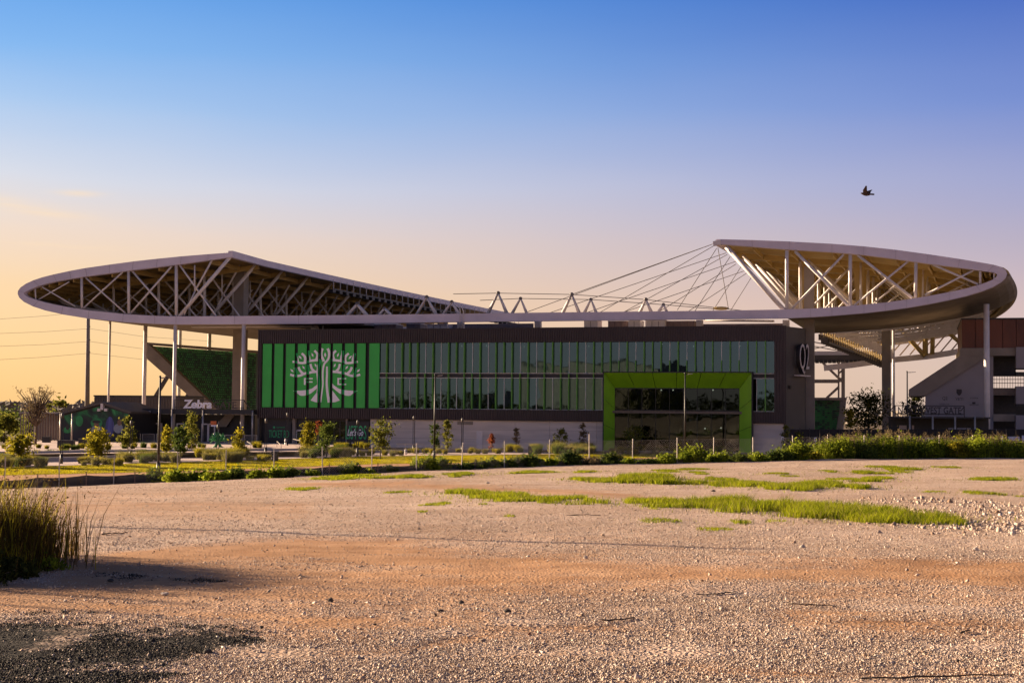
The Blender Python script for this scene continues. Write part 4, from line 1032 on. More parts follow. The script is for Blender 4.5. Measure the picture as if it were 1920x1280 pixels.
# mural building: gable turned to the camera
VM = -6
mural = thing('mural_building', 'low gabled black building with a green glowing mural on its end', 'building', PVS(175, 835, VM))
G = [PV(113,778,VM), PV(192,757.5,VM), PV(242,774,VM)]; wb = 0.4
loop = [S(G[0][0],VM,wb), S(G[2][0],VM,wb), S(G[2][0],VM,G[2][1]), S(G[1][0],VM,G[1][1]), S(G[0][0],VM,G[0][1])]
part('wall', MB().prism(loop, S(0,9,0)-S(0,0,0)), M['black'], mural)
mb = MB(); of = S(0,9.8,0)-S(0,0,0)
for a, b in ((G[0], G[1]), (G[1], G[2])):
    d = Vector((b[0]-a[0], b[1]-a[1])).normalized(); e = .5
    a2, b2 = (a[0]-d.x*(e if a is G[0] else 0), a[1]-d.y*(e if a is G[0] else 0)), (b[0]+d.x*(e if b is G[2] else 0), b[1]+d.y*(e if b is G[2] else 0))
    mb.prism([S(a2[0],VM-.4,a2[1]+.02), S(b2[0],VM-.4,b2[1]+.02), S(b2[0],VM-.4,b2[1]+.34), S(a2[0],VM-.4,a2[1]+.34)], of)
part('roof', mb, M['smooth'], mural)
def mural_mat():
    m = bpy.data.materials.new('mural_print'); m.use_nodes = True; n = m.node_tree.nodes; l = m.node_tree.links; b = n['Principled BSDF']; b.inputs['Roughness'].default_value = .6
    g = n.new('ShaderNodeNewGeometry'); nt = n.new('ShaderNodeTexNoise'); nt.inputs['Scale'].default_value = .42; nt.inputs['Detail'].default_value = 5; nt.inputs['Distortion'].default_value = 1.2
    l.new(g.outputs['Position'], nt.inputs['Vector'])
    rp = ramp(n, [(.36, (.006,.008,.012,1)), (.48, (.010,.045,.022,1)), (.58, (.012,.17,.05,1)), (.66, (.05,.30,.10,1)), (.74, (.012,.03,.07,1))]); l.new(nt.outputs[0], rp.inputs[0])
    sp = n.new('ShaderNodeSeparateXYZ'); l.new(g.outputs['Position'], sp.inputs[0])
    mrn = n.new('ShaderNodeMapRange'); mrn.inputs[1].default_value = 1.5; mrn.inputs[2].default_value = 4.5; l.new(sp.outputs[2], mrn.inputs[0])
    mxn = n.new('ShaderNodeMix'); mxn.data_type = 'RGBA'; mxn.inputs[6].default_value = (.008,.010,.022,1); l.new(mrn.outputs[0], mxn.inputs[0]); l.new(rp.outputs[0], mxn.inputs[7])
    l.new(mxn.outputs[2], b.inputs['Base Color']); return m
M['mural'] = mural_mat()
e = .12
mu = part('mural', MB().prism([S(G[0][0]+e,VM-.03,wb+.1), S(G[2][0]-e,VM-.03,wb+.1), S(G[2][0]-e,VM-.03,G[2][1]-.2), S(G[1][0],VM-.03,G[1][1]-.25), S(G[0][0]+e,VM-.03,G[0][1]-.2)], S(0,.025,0)-S(0,0,0)), M['mural'], mural)
M['mural_skin'] = mat('mural_warm_print', (.16,.09,.06), .6); M['mural_pale'] = mat('mural_pale_print', (.22,.24,.28), .6); M['mural_blue'] = mat('mural_blue_print', (.06,.07,.24), .6, 0, .5, 1.2, stretch=(3,3,.3)); M['mural_green'] = mat('mural_green_print', (.02,.20,.06), .6, 0, .4, 1)
def blob(px, py, rx, ry, m, dv, n_=14, top=1.0):
    u, w = PV(px, py, VM); k = (PV(px+1, py, VM)[0]-u)
    part('mural_shape', MB().prism([S(u+rx*k*math.cos(2*math.pi*i/n_), VM-.035-dv, w+ry*k*math.sin(2*math.pi*i/n_)*(top if math.sin(2*math.pi*i/n_) > 0 else 1)) for i in range(n_)], S(0,.004,0)-S(0,0,0)), M[m], mu)
blob(149,789,7,9,'mural_green',.002); blob(181,793,11,8,'mural_green',.002)
blob(181,806,10,9,'mural_pale',.007,12,.9); blob(181,796,5,6,'mural_skin',.012); blob(181,790.5,8,2.6,'black',.017)
blob(206,800,8,17,'mural_blue',.003); blob(224,792,4,5,'mural_skin',.008); blob(222,803,9,8,'mural_pale',.004); blob(126,806,9,5,'mural_green',.004); blob(127,800,3.5,5,'black',.009)
for x in (186, 199):
    a, w = PV(x, 768, VM-.2); part('flood_lamp', MB().sbox(a-.22, a+.22, VM-.4, VM, w-.2, w+.2), M['hvac'], mural)
a, w = PV(192.5, 761.5, VM-.2); part('gable_lamp', MB().sbox(a-.2, a+.2, VM-.5, VM, w-.5, w+.4), M['hvac'], mural)
for x in (113.5, 135.5):
    a, w = PV(x, 775, VM-2); part('post', MB().tube([S(a,VM-2,.3), S(a,VM-2,w)], .12, 8), M['galv'], mural, smooth=True)
a, w = PV(113,774,VM-1.2); a2, _ = PV(25,774,VM-1.2)
pergola = thing('pergola', 'thin flat roofed pale slatted shelter behind the bare tree', 'shelter', S((a+a2)/2, VM, .4))
part('roof', MB().sbox(a2, a-.5, VM, VM+4, w-.1, w+.06), M['retain'], pergola)
for i in range(16):
    x = a2+.3+(a-a2-1.2)*i/15; part('slat', MB().sbox(x-.05, x+.05, VM+.1, VM+.25, .3, w-.1), M['concrete_dark'], pergola)
part('screen', MB().sbox(a2+.2, a-.7, VM+3.6, VM+3.8, .3, w-.1), M['hvac2'], pergola)
# gate canopy with standing letters
VC = -1.0
gate = thing('gate_canopy', 'long flat black canopy with white and dark standing letters at left', 'gate canopy', PVS(360, 833, VC))
a, w1_ = PV(234, 768.5, VC); b, w0_ = PV(475.5, 776, VC)
part('canopy_slab', MB().sbox(a, b, VC, VC+4.2, w0_-.05, w0_+.62), M['black'], gate)
for x in (324, 382, 475):
    u, _ = PV(x, 800, VC+.2); part('post', MB().tube([S(u,VC-.12,.2), S(u,VC-.12,w0_+.5)], .13, 8), M['galv'], gate, smooth=True)
part('edge_lamp', MB().sbox(PV(254.5,773,VC-.1)[0], PV(281.5,773,VC-.1)[0], VC-.14, VC-.02, w0_+.12, w0_+.30), M['hvac'], gate)
wt = w0_+.62
mb = MB(); u0_, w = PV(340, 764, VC); text_on(mb, 'Zebra', u0_, wt+.1, VC+.5, 1.25, U(394,757,VC)-u0_, .15, bold=.03, shear=.12); part('lettering', mb, M['white'], gate, label='white standing letters reading Zebra')
mb = MB(); u0_, w = PV(397, 764, VC); text_on(mb, 'GATE', u0_, wt+.1, VC+.5, 1.0, U(440,757,VC)-u0_, .15); part('lettering', mb, M['smooth'], gate, label='dark standing letters reading GATE')
u0_, u1_, u2_ = U(323,750,VC), U(453,750,VC), U(465,764,VC)
mb = MB()
for w in (wt+.25, wt+1.35): mb.bar(S(u0_,VC+.7,w), S(u1_,VC+.7,w), .09)
mb.bar(S(u1_,VC+.7,wt+1.35), S(u2_,VC+.7,wt), .12); mb.bar(S(u0_,VC+.7,wt), S(u0_,VC+.7,wt+1.35), .09); mb.bar(S(u1_,VC+.7,wt), S(u1_,VC+.7,wt+1.35), .09)
part('letter_frame', mb, M['black'], gate)
mb = MB(); u0_, w = PV(254.5, 784, 3.2); text_on(mb, 'STATE', u0_, w, 3.3, .5, U(269,781,3.2)-u0_, .05); solo('wall_lettering', mb, M['hvac'], 'small white lettering on the black gate building wall', 'lettering', S(u0_,3.3,w))
mb = MB().prism([PVS(402,800,3.0), PVS(424,800,3.0), PVS(440,777,3.0), PVS(423,777,3.0)], S(0,.15,0)-S(0,0,0)); solo('wall_panel', mb, M['concrete_dark'], 'slanted grey panel on the gate building behind the green tree sculpture', 'panel', PVS(415,800,3))
a, w = PV(400.5, 795, -2); osn = thing('sign_post', 'small orange and white sign on a thin pole at the gate', 'sign', S(a, -2, .4))
part('pole', MB().tube([S(a+.75,-2,.3), S(a+.75,-2,w+.4)], .05, 6), M['galv'], osn); part('plate', MB().sbox(a-.45, a+.45, -2.05, -2, w-.1, w+.45), M['orangesign'], osn); part('lower_plate', MB().sbox(a-.4, a+.42, -2.05, -2, w-.32, w-.12), M['white'], osn)
# turnstile frames and barricades on the gate plaza
def frame_gate(px, lab):
    a, _ = PV(px, 820, 1.5); t = thing('turnstile_frame', lab, 'entry gate', S(a, 1.5, .3), 'white entry gates under the canopy')
    mb = MB(); mb.sbox(a-.62, a-.45, 1.4, 1.6, .3, 2.75).sbox(a+.45, a+.62, 1.4, 1.6, .3, 2.75).sbox(a-.62, a+.62, 1.4, 1.6, 2.75, 2.92); part('frame', mb, M['hvac'], t)
    mb = MB()
    for k in range(4): mb.sbox(a-.3+k*.18, a-.26+k*.18, 1.45, 1.5, .35, 2.5)
    mb.sbox(a-.42, a+.42, 1.45, 1.5, 1.3, 1.38); part('bars', mb, M['smooth'], t)
for px, l in ((262,'under the white lamp strip'),(296,'behind the tall street lamp'),(338,'below the white letters'),(385,'beside the middle canopy post'),(396,'just left of the orange sign')): frame_gate(px, 'white framed entry gate '+l)
def barricade(px, lab, v=-3.0):
    a, _ = PV(px, 825, v); t = thing('barricade', lab, 'barrier', S(a, v, .35), 'crowd barriers on the gate plaza')
    mb = MB()
    for w in (.45, 1.4): mb.bar(S(a-.95,v,w), S(a+.95,v,w), .06)
    for k in range(11): mb.bar(S(a-.9+.18*k,v,.45), S(a-.9+.18*k,v,1.4), .025)
    mb.bar(S(a-.95,v,.3), S(a-.95,v,1.4), .06); mb.bar(S(a+.95,v,.3), S(a+.95,v,1.4), .06); part('rails', mb, M['galv'], t)
for px, l in ((226,'left of the olive tree at the mural edge'),(252,'right of the olive tree at the mural edge'),(278,'under the white lamp strip'),(304,'behind the bright yellow conical tree'),(330,'behind the dark green young tree'),(356,'behind the tall olive tree under the letters'),(432,'right of the green tree sculpture'),(470,'beside the last canopy post')): barricade(px, 'low galvanised crowd barrier '+l)

# terraced walls, plaza and lawn edges
def wallstrip(name, pts, h0, thick, m, label):
    """low wall along a line of picture points of its foot"""
    mb = MB(); G_ = [PZ(x, y, -0.28) for x, y in pts]
    for a, b in zip(G_, G_[1:]):
        d = (b-a).normalized(); nrm = Vector((-d.y, d.x, 0)); nrm = nrm if nrm.y > 0 else -nrm
        A2, B2 = a+nrm*thick, b+nrm*thick
        mb.hexa([a-Vector((0,0,.3)), b-Vector((0,0,.3)), B2-Vector((0,0,.3)), A2-Vector((0,0,.3)), a+Vector((0,0,h0)), b+Vector((0,0,h0)), B2+Vector((0,0,h0)), A2+Vector((0,0,h0))])
    return solo(name, mb, M[m], label, 'low wall', G_[len(G_)//2])
wallstrip('retaining_wall', [(-120,868),(0,867),(120,864.5),(260,860),(340,857)], .42, .4, 'retain', 'lower grey retaining wall behind the planting at far left')
wallstrip('retaining_wall', [(-120,861.5),(0,860.5),(200,857),(330,855),(470,853.8),(560,853)], .78, .4, 'retain', 'upper long grey retaining wall below the gate plaza')
wallstrip('retaining_wall', [(640,849),(740,848.5),(880,847.8),(1000,847.3)], .40, .4, 'retain', 'low grey wall before the concrete ground floor of the hall')
wallstrip('planter', [(-120,846),(60,844.5),(200,842.5),(330,841)], .5, 1.0, 'retain', 'raised grey planter edge at the back left')
pl = [PZ(-120,860,0), PZ(560,852,0), S(0,-2,0), S(0,4,0), PVS(-200,800,4)]
sheet('plaza', [(PZ(-150,858,0).x, PZ(-150,858,0).y), tuple(PZ(330,853,0))[:2], tuple(PZ(560,851,0))[:2], tuple(S(14,-1.2,0))[:2], tuple(S(14,12,0))[:2], tuple(S(-60,60,0))[:2]], .28, M['path'])
sheet('hall_apron', [tuple(S(14.2,-3,0))[:2], tuple(S(LEN+30,-3,0))[:2], tuple(S(LEN+30,16,0))[:2], tuple(S(14.2,16,0))[:2]], -.02, M['path'])
for px, py in ((420,840),(100,838)):
    P = PZ(px, py, .3)

# ================================================================ RIGHT SIDE
VW = 14
wb_ = thing('stand_building', 'rust red box on grey concrete stand at the right edge', 'building', PVS(1850, 800, VW))
def pbox(nm, x0, x1, y0, y1, v, d, m, par, kind=None):
    a, w1_ = PV(x0, y0, v); b, w0_ = PV(x1, y1, v); return part(nm, MB().sbox(a, b, v, v+d, max(w0_, -.3), w1_), M[m], par, kind)
for i in range(5):
    pbox('rust_panel', 1803.5+i*25.6, 1828.6+i*25.6, 598.5, 652, VW, 22, 'rust', wb_)
pbox('parapet', 1802, 1932, 596.5, 598.5, VW-.1, 22.3, 'black', wb_)
pbox('floor_slab', 1800, 1932, 652.3, 666.5, VW-.4, 23, 'concrete_dark', wb_)
mb = MB().prism([PVS(1735,806,VW), PVS(1735,738,VW), PVS(1850,667,VW), PVS(1862.5,667,VW), PVS(1862.5,806,VW)], S(0,.5,0)-S(0,0,0)); part('side_wall', mb, M['wallgrey'], wb_)
mb = MB().prism([PVS(1704,730,VW-.5), PVS(1704,742.5,VW-.5), PVS(1733,742,VW-.5), PVS(1853,667,VW-.5), PVS(1800,667,VW-.5)], S(0,16,0)-S(0,0,0)); part('raking_beam', mb, M['concrete_dark'], wb_)
part('back_mass', MB().hexa([PVS(1862,806,VW+6), PVS(1935,806,VW+6), PVS(1935,806,VW+12), PVS(1862,806,VW+12), PVS(1862,760,VW+6), PVS(1935,760,VW+6), PVS(1935,760,VW+12), PVS(1862,760,VW+12)]), M['interior'], wb_)
pbox('inner_wall', 1862, 1905, 667, 705, VW+3, .3, 'interior', wb_)
pbox('inner_wall', 1862, 1905, 727, 806, VW+3, .3, 'interior', wb_)
for nm, x0, x1, y0, y1, v, m in (('panel_box',1905,1932,650.5,690,VW-1,'wallgrey'), ('panel_box',1905,1932,724,757,VW-1,'wallgrey'), ('panel_box',1905,1932,778,806,VW-1,'wallgrey'),
                                 ('ledge',1862.5,1905,727,741,VW,'interior2'), ('ledge',1862.5,1905,776,790,VW-.2,'concrete_dark'), ('ledge',1905,1932,697,704,VW,'black'), ('ledge',1905,1932,690,692,VW-1,'black'), ('ledge',1905,1932,757,760,VW-1,'black'), ('ledge',1856,1932,804.6,807,VW-1.2,'hvac')):
    pbox(nm, x0, x1, y0, y1, v, 2.5, m, wb_)
mb = MB()
for y in (705, 711, 718): mb.bar(PVS(1862,y,VW+.5), PVS(1935,y,VW+.5), .08)
for x in range(1864, 1934, 5): mb.bar(PVS(x,705,VW+.5), PVS(x,727,VW+.5), .05)
part('railing', mb, M['black'], wb_)
M['ink'] = mat('dark_wall_print', (.035,.028,.03), .7)
def wtext(s, x0, x1, y0, y1, par, nm='wall_print'):
    a, w0_ = PV(x0, y1, VW); b, w1_ = PV(x1, y0, VW); mb = MB(); text_on(mb, s, a, w0_, VW-.02, w1_-w0_, b-a, .02); part(nm, mb, M['ink'], par)
wtext('Q2', 1767, 1776.5, 743, 750.5, wb_); wtext('YETI', 1791.5, 1806, 745.5, 750.5, wb_); wtext('ST DAVIDS', 1819, 1834, 745, 747, wb_); wtext('HEALTH CARE', 1818, 1835, 757.5, 759.5, wb_)
wtext('FOOTBALL CLUB', 1762, 1780, 756.5, 758.5, wb_)
sh = [(1793.5,729.5),(1803.5,729.5),(1803.5,736),(1801,740),(1798.5,741.5),(1796,740),(1793.5,736)]
part('shield_print', MB().prism([PVS(x,y,VW-.03) for x, y in reversed(sh)], S(0,.02,0)-S(0,0,0)), M['ink'], wb_)
part('wall_print', MB().hexa([PVS(1823,757,VW-.03),PVS(1829,757,VW-.03),PVS(1829,757,VW-.01),PVS(1823,757,VW-.01),PVS(1823,753.5,VW-.03),PVS(1829,753.5,VW-.03),PVS(1829,753.5,VW-.01),PVS(1823,753.5,VW-.01)]), M['ink'], wb_)
# north west gate
VG = 2.0
ng = thing('gate_canopy', 'dark flat gate canopy with black standing letters at right', 'gate canopy', PVS(1760, 830, VG))
a, w1_ = PV(1664.5, 778, VG); b, w0_ = PV(1857, 783.5, VG)
part('canopy_slab', MB().sbox(a, b, VG, VG+5, w0_-.1, w1_-.15), M['black'], ng)
for x in (1706, 1749, 1791, 1828):
    u, _ = PV(x, 800, VG+.1); part('post', MB().tube([S(u,VG-.1,-.3), S(u,VG-.1,w0_+.2)], .12, 8), M['galv'], ng, smooth=True)
part('back_screen', MB().sbox(a, b, VG+4.6, VG+4.8, -.3, w0_-.1), M['interior'], ng)
pbox('shutter', 1686, 1700, 797, 808, VG+4.5, .1, 'path', ng); pbox('shutter', 1710, 1714, 797, 808, VG+4.5, .1, 'path', ng)
pbox('edge_lamp', 1778, 1788, 802, 805, VG+1, .2, 'retain', ng); pbox('edge_lamp', 1795, 1820, 802, 805, VG+1, .2, 'retain', ng)
mb = MB(); u0_, wl_ = PV(1684, 775, VG+.3); text_on(mb, 'NORTHWEST GATE', u0_, wl_, VG+.3, PV(1740,762.5,VG+.3)[1]-wl_, PV(1802.5,770,VG+.3)[0]-u0_, .12, bold=.015); part('lettering', mb, M['ink'], ng, label='black standing letters reading NORTHWEST GATE')
mb = MB(); f0, f1 = PV(1678.5,770,VG+.5)[0], PV(1808,770,VG+.5)[0]; wt_, wbm = PV(1740,760.5,VG+.5)[1], PV(1740,776,VG+.5)[1]
for w in (wt_, wbm): mb.bar(S(f0,VG+.5,w), S(f1,VG+.5,w), .11)
for u in (f0, f1): mb.bar(S(u,VG+.5,wbm-.4), S(u,VG+.5,wt_), .11)
mb.bar(S(f0,VG+.5,wt_), PVS(1664,774,VG+.5), .13); mb.bar(PVS(1802,770,VG+.5), PVS(1807,763,VG+.5), .1)
for x in range(1690, 1806, 14): mb.bar(PVS(x,774,VG+.6), PVS(x,778,VG+.6), .07)
part('letter_frame', mb, M['ink'], ng)
# black screened fence before the gate
sf = thing('screen_fence', 'long black screened fence between the hall and right gate', 'fence', PVS(1700, 830, -1))
for i in range(25):
    x0 = 1482+i*18.4
    a, w1_ = PV(x0, 804.5, -1); b, _ = PV(x0+17.6, 804.5, -1); part('screen', MB().sbox(a, b, -1, -.94, -.3, w1_), M['fabric'], sf)
    part('post', MB().tube([S(a-.06,-1.05,-.3), S(a-.06,-1.05,w1_+.15)], .04, 6), M['black'], sf)
part('kerb', MB().sbox(PV(1478,840,-1.6)[0], PV(1940,840,-1.6)[0], -1.7, -1.3, -.3, .45), M['concrete_dark'], sf)
# seat block at the far end of the pitch, and the far roof
fs_ = thing('seat_stand', 'far concrete framed block of green seats seen past the end wall', 'grandstand', PVS(1555, 805, 78))
mb = MB().prism([PVS(1500,812,79), PVS(1580,812,79), PVS(1586.5,745,82), PVS(1500,745,82)], S(0,2,0)-S(0,0,0)); part('slab', mb, M['concrete_dark'], fs_)
mb = MB().prism([PVS(1500,745,78), PVS(1586.5,745,78), PVS(1586,749.5,78), PVS(1500,749.5,78)], S(0,3,0)-S(0,0,0)); part('top_wall', mb, M['concrete_dark'], fs_)
part('side_wall', MB().prism([PVS(1577,750,77.5), PVS(1586,749,77.5), PVS(1579,806,77.5), PVS(1568,806,77.5)], S(0,2,0)-S(0,0,0)), M['concrete_dark'], fs_)
mbA, mbB = MB(), MB()
for r_i in range(15):
    for c_i in range(17):
        x = 1503+c_i*4.6+random.uniform(-.4,.4); y = 752.5+r_i*3.6
        if x > 1576 - (y-750)*.14: continue
        vv = 78.8+ (812-y)/67*2.2; u, w = PV(x, y, vv); (mbA if random.random() < .72 else mbB).sbox(u-.22, u+.20, vv-.3, vv+.1, w-.12, w+.13)
part('green_seat', mbA, M['seat'], fs_, 'stuff'); part('dark_seat', mbB, M['seat2'], fs_, 'stuff')
fr = thing('far_roof', 'far pale edged roof slab with dark underside beyond the pitch', 'stadium roof', PVS(1590, 800, 122))
pbox('roof_edge', 1505, 1650, 658.5, 665.5, 122, 6, 'hvac', fr); pbox('roof_mass', 1505, 1656, 665.6, 676.5, 121.5, 8, 'smooth', fr)
mb = MB()
for i in range(20): u, w = PV(1500+i*8, 678, 120.8); mb.sbox(u-.35, u+.35, 120.6, 121.4, w-.3, w+.4)
part('light_row', mb, M['black'], fr, 'stuff')
mb = MB(); a = 0
for (x0,y0,x1,y1,r) in ((1572.5,678,1572.5,750,.35),(1581,678,1581,750,.7),(1520,714.5,1572,714.5,.75),(1543,680,1574,710,.5),(1550,746,1573,725,.5),(1573,700,1583,690,.35),(1583,690,1584.5,678,.35),(1572,712,1581,712,.9),(1600,680.5,1656,680.5,.3)):
    part('frame_bar', MB().bar(PVS(x0,y0,119), PVS(x1,y1,119), r, r), M['concrete_dark'], fr)
part('far_cables', MB().tube([PVS(1520,640,125), PVS(1600,655,125)], .12, 5).tube([PVS(1520,655,125), PVS(1590,640,125)], .10, 5).tube([PVS(1520,648,125), PVS(1575,658,125)], .1, 5), M['cable'], fr)

# ================================================================ STREET FURNITURE
def tall_lamp(px, ytop, ybase, label, arm=14):
    P = PZ(px, ybase, -.25); k = P.y/FPX; H = (ybase-ytop)*k*1.0
    t = thing('street_lamp', label, 'street lamp', P, 'tall street lamps')
    part('base', MB().tube([P, P+Vector((0,0,.9))], .16, 10), M['black'], t, smooth=True)
    part('pole', MB().tube([P+Vector((0,0,.8)), P+Vector((.02,0,H))], [.115,.075], 10), M['black'], t, smooth=True)
    A_ = P+Vector((0,0,H-.10)); part('arm', MB().tube([A_, A_+Vector((arm*k*.55,-.05,.02))], .04, 6), M['black'], t)
    part('lamp_head', MB().hexa([A_+Vector(q) for q in ((arm*k*.35,-.16,-.04),(arm*k,-.16,.02),(arm*k,.16,.02),(arm*k*.35,.16,-.04),(arm*k*.35,-.16,.05),(arm*k,-.16,.09),(arm*k,.16,.09),(arm*k*.35,.16,.05))]), M['galv'], t)
    part('pole_cap', MB().ball(P+Vector((0,0,H+.02)), .10, 8, 5), M['black'], t)
tall_lamp(296.5, 707, 888, 'tall black street lamp standing before the seat stand at left', 10)
tall_lamp(814, 703, 860, 'tall black street lamp in front of the middle windows')
tall_lamp(1284, 700, 858, 'tall black street lamp splitting the lime green portal')
tall_lamp(1701.5, 697, 852, 'tall black street lamp in front of the gate letters at right', 16)
def twin_lamp(px, ytop, ybase, label, z=-.25):
    P = PZ(px, ybase, z); k = P.y/FPX; H = (ybase-ytop)*k
    t = thing('path_lamp', label, 'path lamp', P, 'slim twin pole path lamps')
    part('base', MB().tube([P, P+Vector((0,0,.95))], .15, 8), M['black'], t, smooth=True)
    for s in (-1, 1): part('rod', MB().bar(P+Vector((s*.10,0,.9)), P+Vector((s*.10,0,H-.3)), .07), M['black'], t)
    part('lamp_head', MB().tube([P+Vector((0,0,H-.45)), P+Vector((0,0,H)), P+Vector((0,0,H+.12))], [.14,.15,.05], 8), M['smooth'], t, smooth=True)
for px, yt, yb, l in ((115,776,869,'slim twin pole lamp at the left corner of the mural'), (245,790,863,'slim twin pole lamp among olive trees left of the tall lamp'), (408,797,858,'slim twin pole lamp in front of the green tree sculpture'),
                      (498,786,855,'slim twin pole lamp left of the ticket board'), (538,775,842,'slim twin pole lamp overlapping the ticket board'), (670,789,855,'slim twin pole lamp overlapping the slogan banner'),
                      (775.5,781,848,'slim twin pole lamp before the left end of the concrete wall'), (866.5,785,849,'slim twin pole lamp left of the grey steel door'), (965.5,786,842,'slim twin pole lamp right of the small red tree'),
                      (1029.5,786,838,'slim twin pole lamp near the middle litter bin'), (1117,787,846,'slim twin pole lamp just left of the lime portal')): twin_lamp(px, yt, yb, l)
def bin_(px, yt, yb, label):
    P = PZ(px, yb, -.2); k = P.y/FPX; h = (yb-yt)*k; t = thing('litter_bin', label, 'litter bin', P, 'dark litter bins')
    part('body', MB().box(P+Vector((-.30,-.3,0)), P+Vector((.30,.3,h*.86))), M['black'], t); part('lid', MB().box(P+Vector((-.34,-.34,h*.86)), P+Vector((.34,.34,h))), M['smooth'], t)
    part('door', MB().box(P+Vector((-.24,-.33,.1)), P+Vector((.24,-.30,h*.75))), M['smooth'], t)
bin_(515.5, 846, 863, 'dark litter bin on the pink path below the ticket board'); bin_(995, 836, 852, 'dark litter bin at the lawn edge before the concrete wall')
def bollard(px, yt, yb, label, m='hvac'):
    P = PZ(px, yb, -.2); k = P.y/FPX; h = (yb-yt)*k; t = thing('bollard', label, 'bollard', P, 'pale bollards')
    part('shaft', MB().tube([P, P+Vector((0,0,h))], .16, 10), M[m], t, smooth=True); part('band', MB().tube([P+Vector((0,0,h*.62)), P+Vector((0,0,h*.78))], .165, 10), M['smooth'], t); part('cap', MB().ball(P+Vector((0,0,h)), .15, 10, 5, (1,1,.5)), M[m], t)
bollard(1364, 833, 848, 'pale bollard inside the right part of the lime portal'); bollard(1380, 833, 849, 'pale bollard nearest the right leg of the lime portal'); bollard(535.5, 823, 841, 'pale bollard beside the ticket board')
bollard(272.5, 852, 860, 'low white box bollard on the planting left of the gate'); bollard(761, 843, 852, 'short pale bollard before the low wall under the hall')
def small_sign(px, yt, yb, label):
    P = PZ(px, yb, -.2); k = P.y/FPX; h = (yb-yt)*k; t = thing('sign_post', label, 'sign', P, 'small white signs on posts')
    part('pole', MB().tube([P, P+Vector((0,0,h))], .045, 6), M['galv'], t); part('plate', MB().box(P+Vector((-.16,-.07,h-.5)), P+Vector((.16,-.05,h))), M['white'], t); part('symbol', MB().box(P+Vector((-.07,-.08,h-.36)), P+Vector((.07,-.072,h-.14))), M['ink'], t)
small_sign(1467.5, 818, 856, 'small white post sign right of the concrete corner'); small_sign(1528.5, 820, 856, 'small white post sign left of the reed thicket'); small_sign(1636, 822, 860, 'small white post sign standing in the reed thicket')
def banner(x0, x1, y0, y1, label):
    v = -4; a, w1_ = PV(x0, y0, v); b, w0_ = PV(x1, y1, v); t = thing('barrier_panel', label, 'barrier', S((a+b)/2, v, -.2), 'blue white barrier panels at the right gate')
    part('panel', MB().sbox(a, b, v, v+.06, max(w0_, .2), w1_), M['bluewhite'], t); part('frame', MB().sbox(a-.05, a, v-.03, v+.1, -.3, w1_+.05).sbox(b, b+.05, v-.03, v+.1, -.3, w1_+.05).sbox(a, b, v-.03, v+.1, w1_, w1_+.05), M['smooth'], t)
for x0, x1, y0, y1, l in ((1735,1743,820,832,'narrow blue white panel above reeds beneath the gate canopy'), (1746,1751,820,832,'thin blue white panel right of the gate post'), (1829,1836,820,832,'blue white panel near the foot of the tall roof column'), (1841,1848,821,832,'pale panel right of the roof column foot'), (1876,1881,818,832,'upright pale panel beside the far right fence post'), (1890,1912,818,826,'wide dark framed panel at the right end'), (1916,1926,816,830,'blue panel at the right picture edge')): banner(x0, x1, y0, y1, l)
for px, y0, y1, w, l in ((124,823,836,1.9,'black box unit at the left corner of the mural'), (87,816,826,1.0,'black cabinet right of the bare tree'), (155,820,834,.9,'grey cabinet left of the broad yellow tree')):
    P = PZ(px, y1+3, .3); k = P.y/FPX; t = thing('utility_box', l, 'cabinet', P, 'cabinets on the plaza'); part('body', MB().box(P+Vector((-w/2,-.4,0)), P+Vector((w/2,.4,(y1-y0)*k))), M['black'], t); part('lid', MB().box(P+Vector((-w/2-.05,-.45,(y1-y0)*k)), P+Vector((w/2+.05,.45,(y1-y0)*k+.06))), M['smooth'], t)
# handrails beside the ramp
def handrail(pts, label):
    P = [PZ(x, yb, .0)+Vector((0,0,0)) for x, yb in pts]; t = thing('handrail', label, 'handrail', P[0], 'pale handrails by the ramp')
    k = P[0].y/FPX; T = [p+Vector((0,0,1.0)) for p in P]
    mb = MB().tube(T, .035, 6)
    for p, q in zip(P, T): mb.bar(p, q, .05)
    part('rail', mb, M['galv'], t)
handrail([(463,842),(470,848)], 'short pale sloping handrail left of the twin pole lamp'); handrail([(519,842),(527,851)], 'pale sloping handrail above the litter bin'); handrail([(548,836),(562,840),(573,842)], 'pale handrail leading down beside the olive tree')
handrail([(744,848),(760,848),(778,848),(795,848)], 'long pale handrail before the concrete wall')

# green metal tree sculpture on the gate plaza
P0 = PZ(408.5, 841, .1); tr = thing('tree_sculpture', 'green metal tree sculpture with branching arms on the gate plaza', 'sculpture', P0)
M['sculpt'] = mat('green_painted_steel', (.015,.20,.05), .45)
k = P0.y/FPX
mb = MB()
for s in (-1, -.5, .5, 1): mb.tube([P0+Vector((s*15*k,0,0)), P0+Vector((s*6*k,0,4*k)), P0+Vector((s*2*k,0,11*k)), P0+Vector((s*1.5*k,0,16*k))], [.05,.12,.12,.10], 6)
part('trunk', mb, M['sculpt'], tr, smooth=True)
for i in range(13):
    a_ = math.pi*(i/12)*.96+.06; L_ = (17+3*math.sin(i*2.2))*k; c = P0+Vector((0,0,14*k)); d = Vector((math.cos(a_), .25*math.sin(i*1.7), math.sin(a_)*.9+.05))
    mid = c+d*L_*.5; e_ = c+d*L_
    mb = MB().tube([c, mid+Vector((0,0,.05)), e_], [.10,.085,.05], 6)
    pr = Vector((-d.z, 0, d.x))
    mb.tube([mid, mid+d*L_*.25+pr*L_*.24], [.07,.04], 5); mb.tube([c+d*L_*.7, c+d*L_*.85-pr*L_*.2], [.06,.035], 5); part('branch', mb, M['sculpt'], tr)

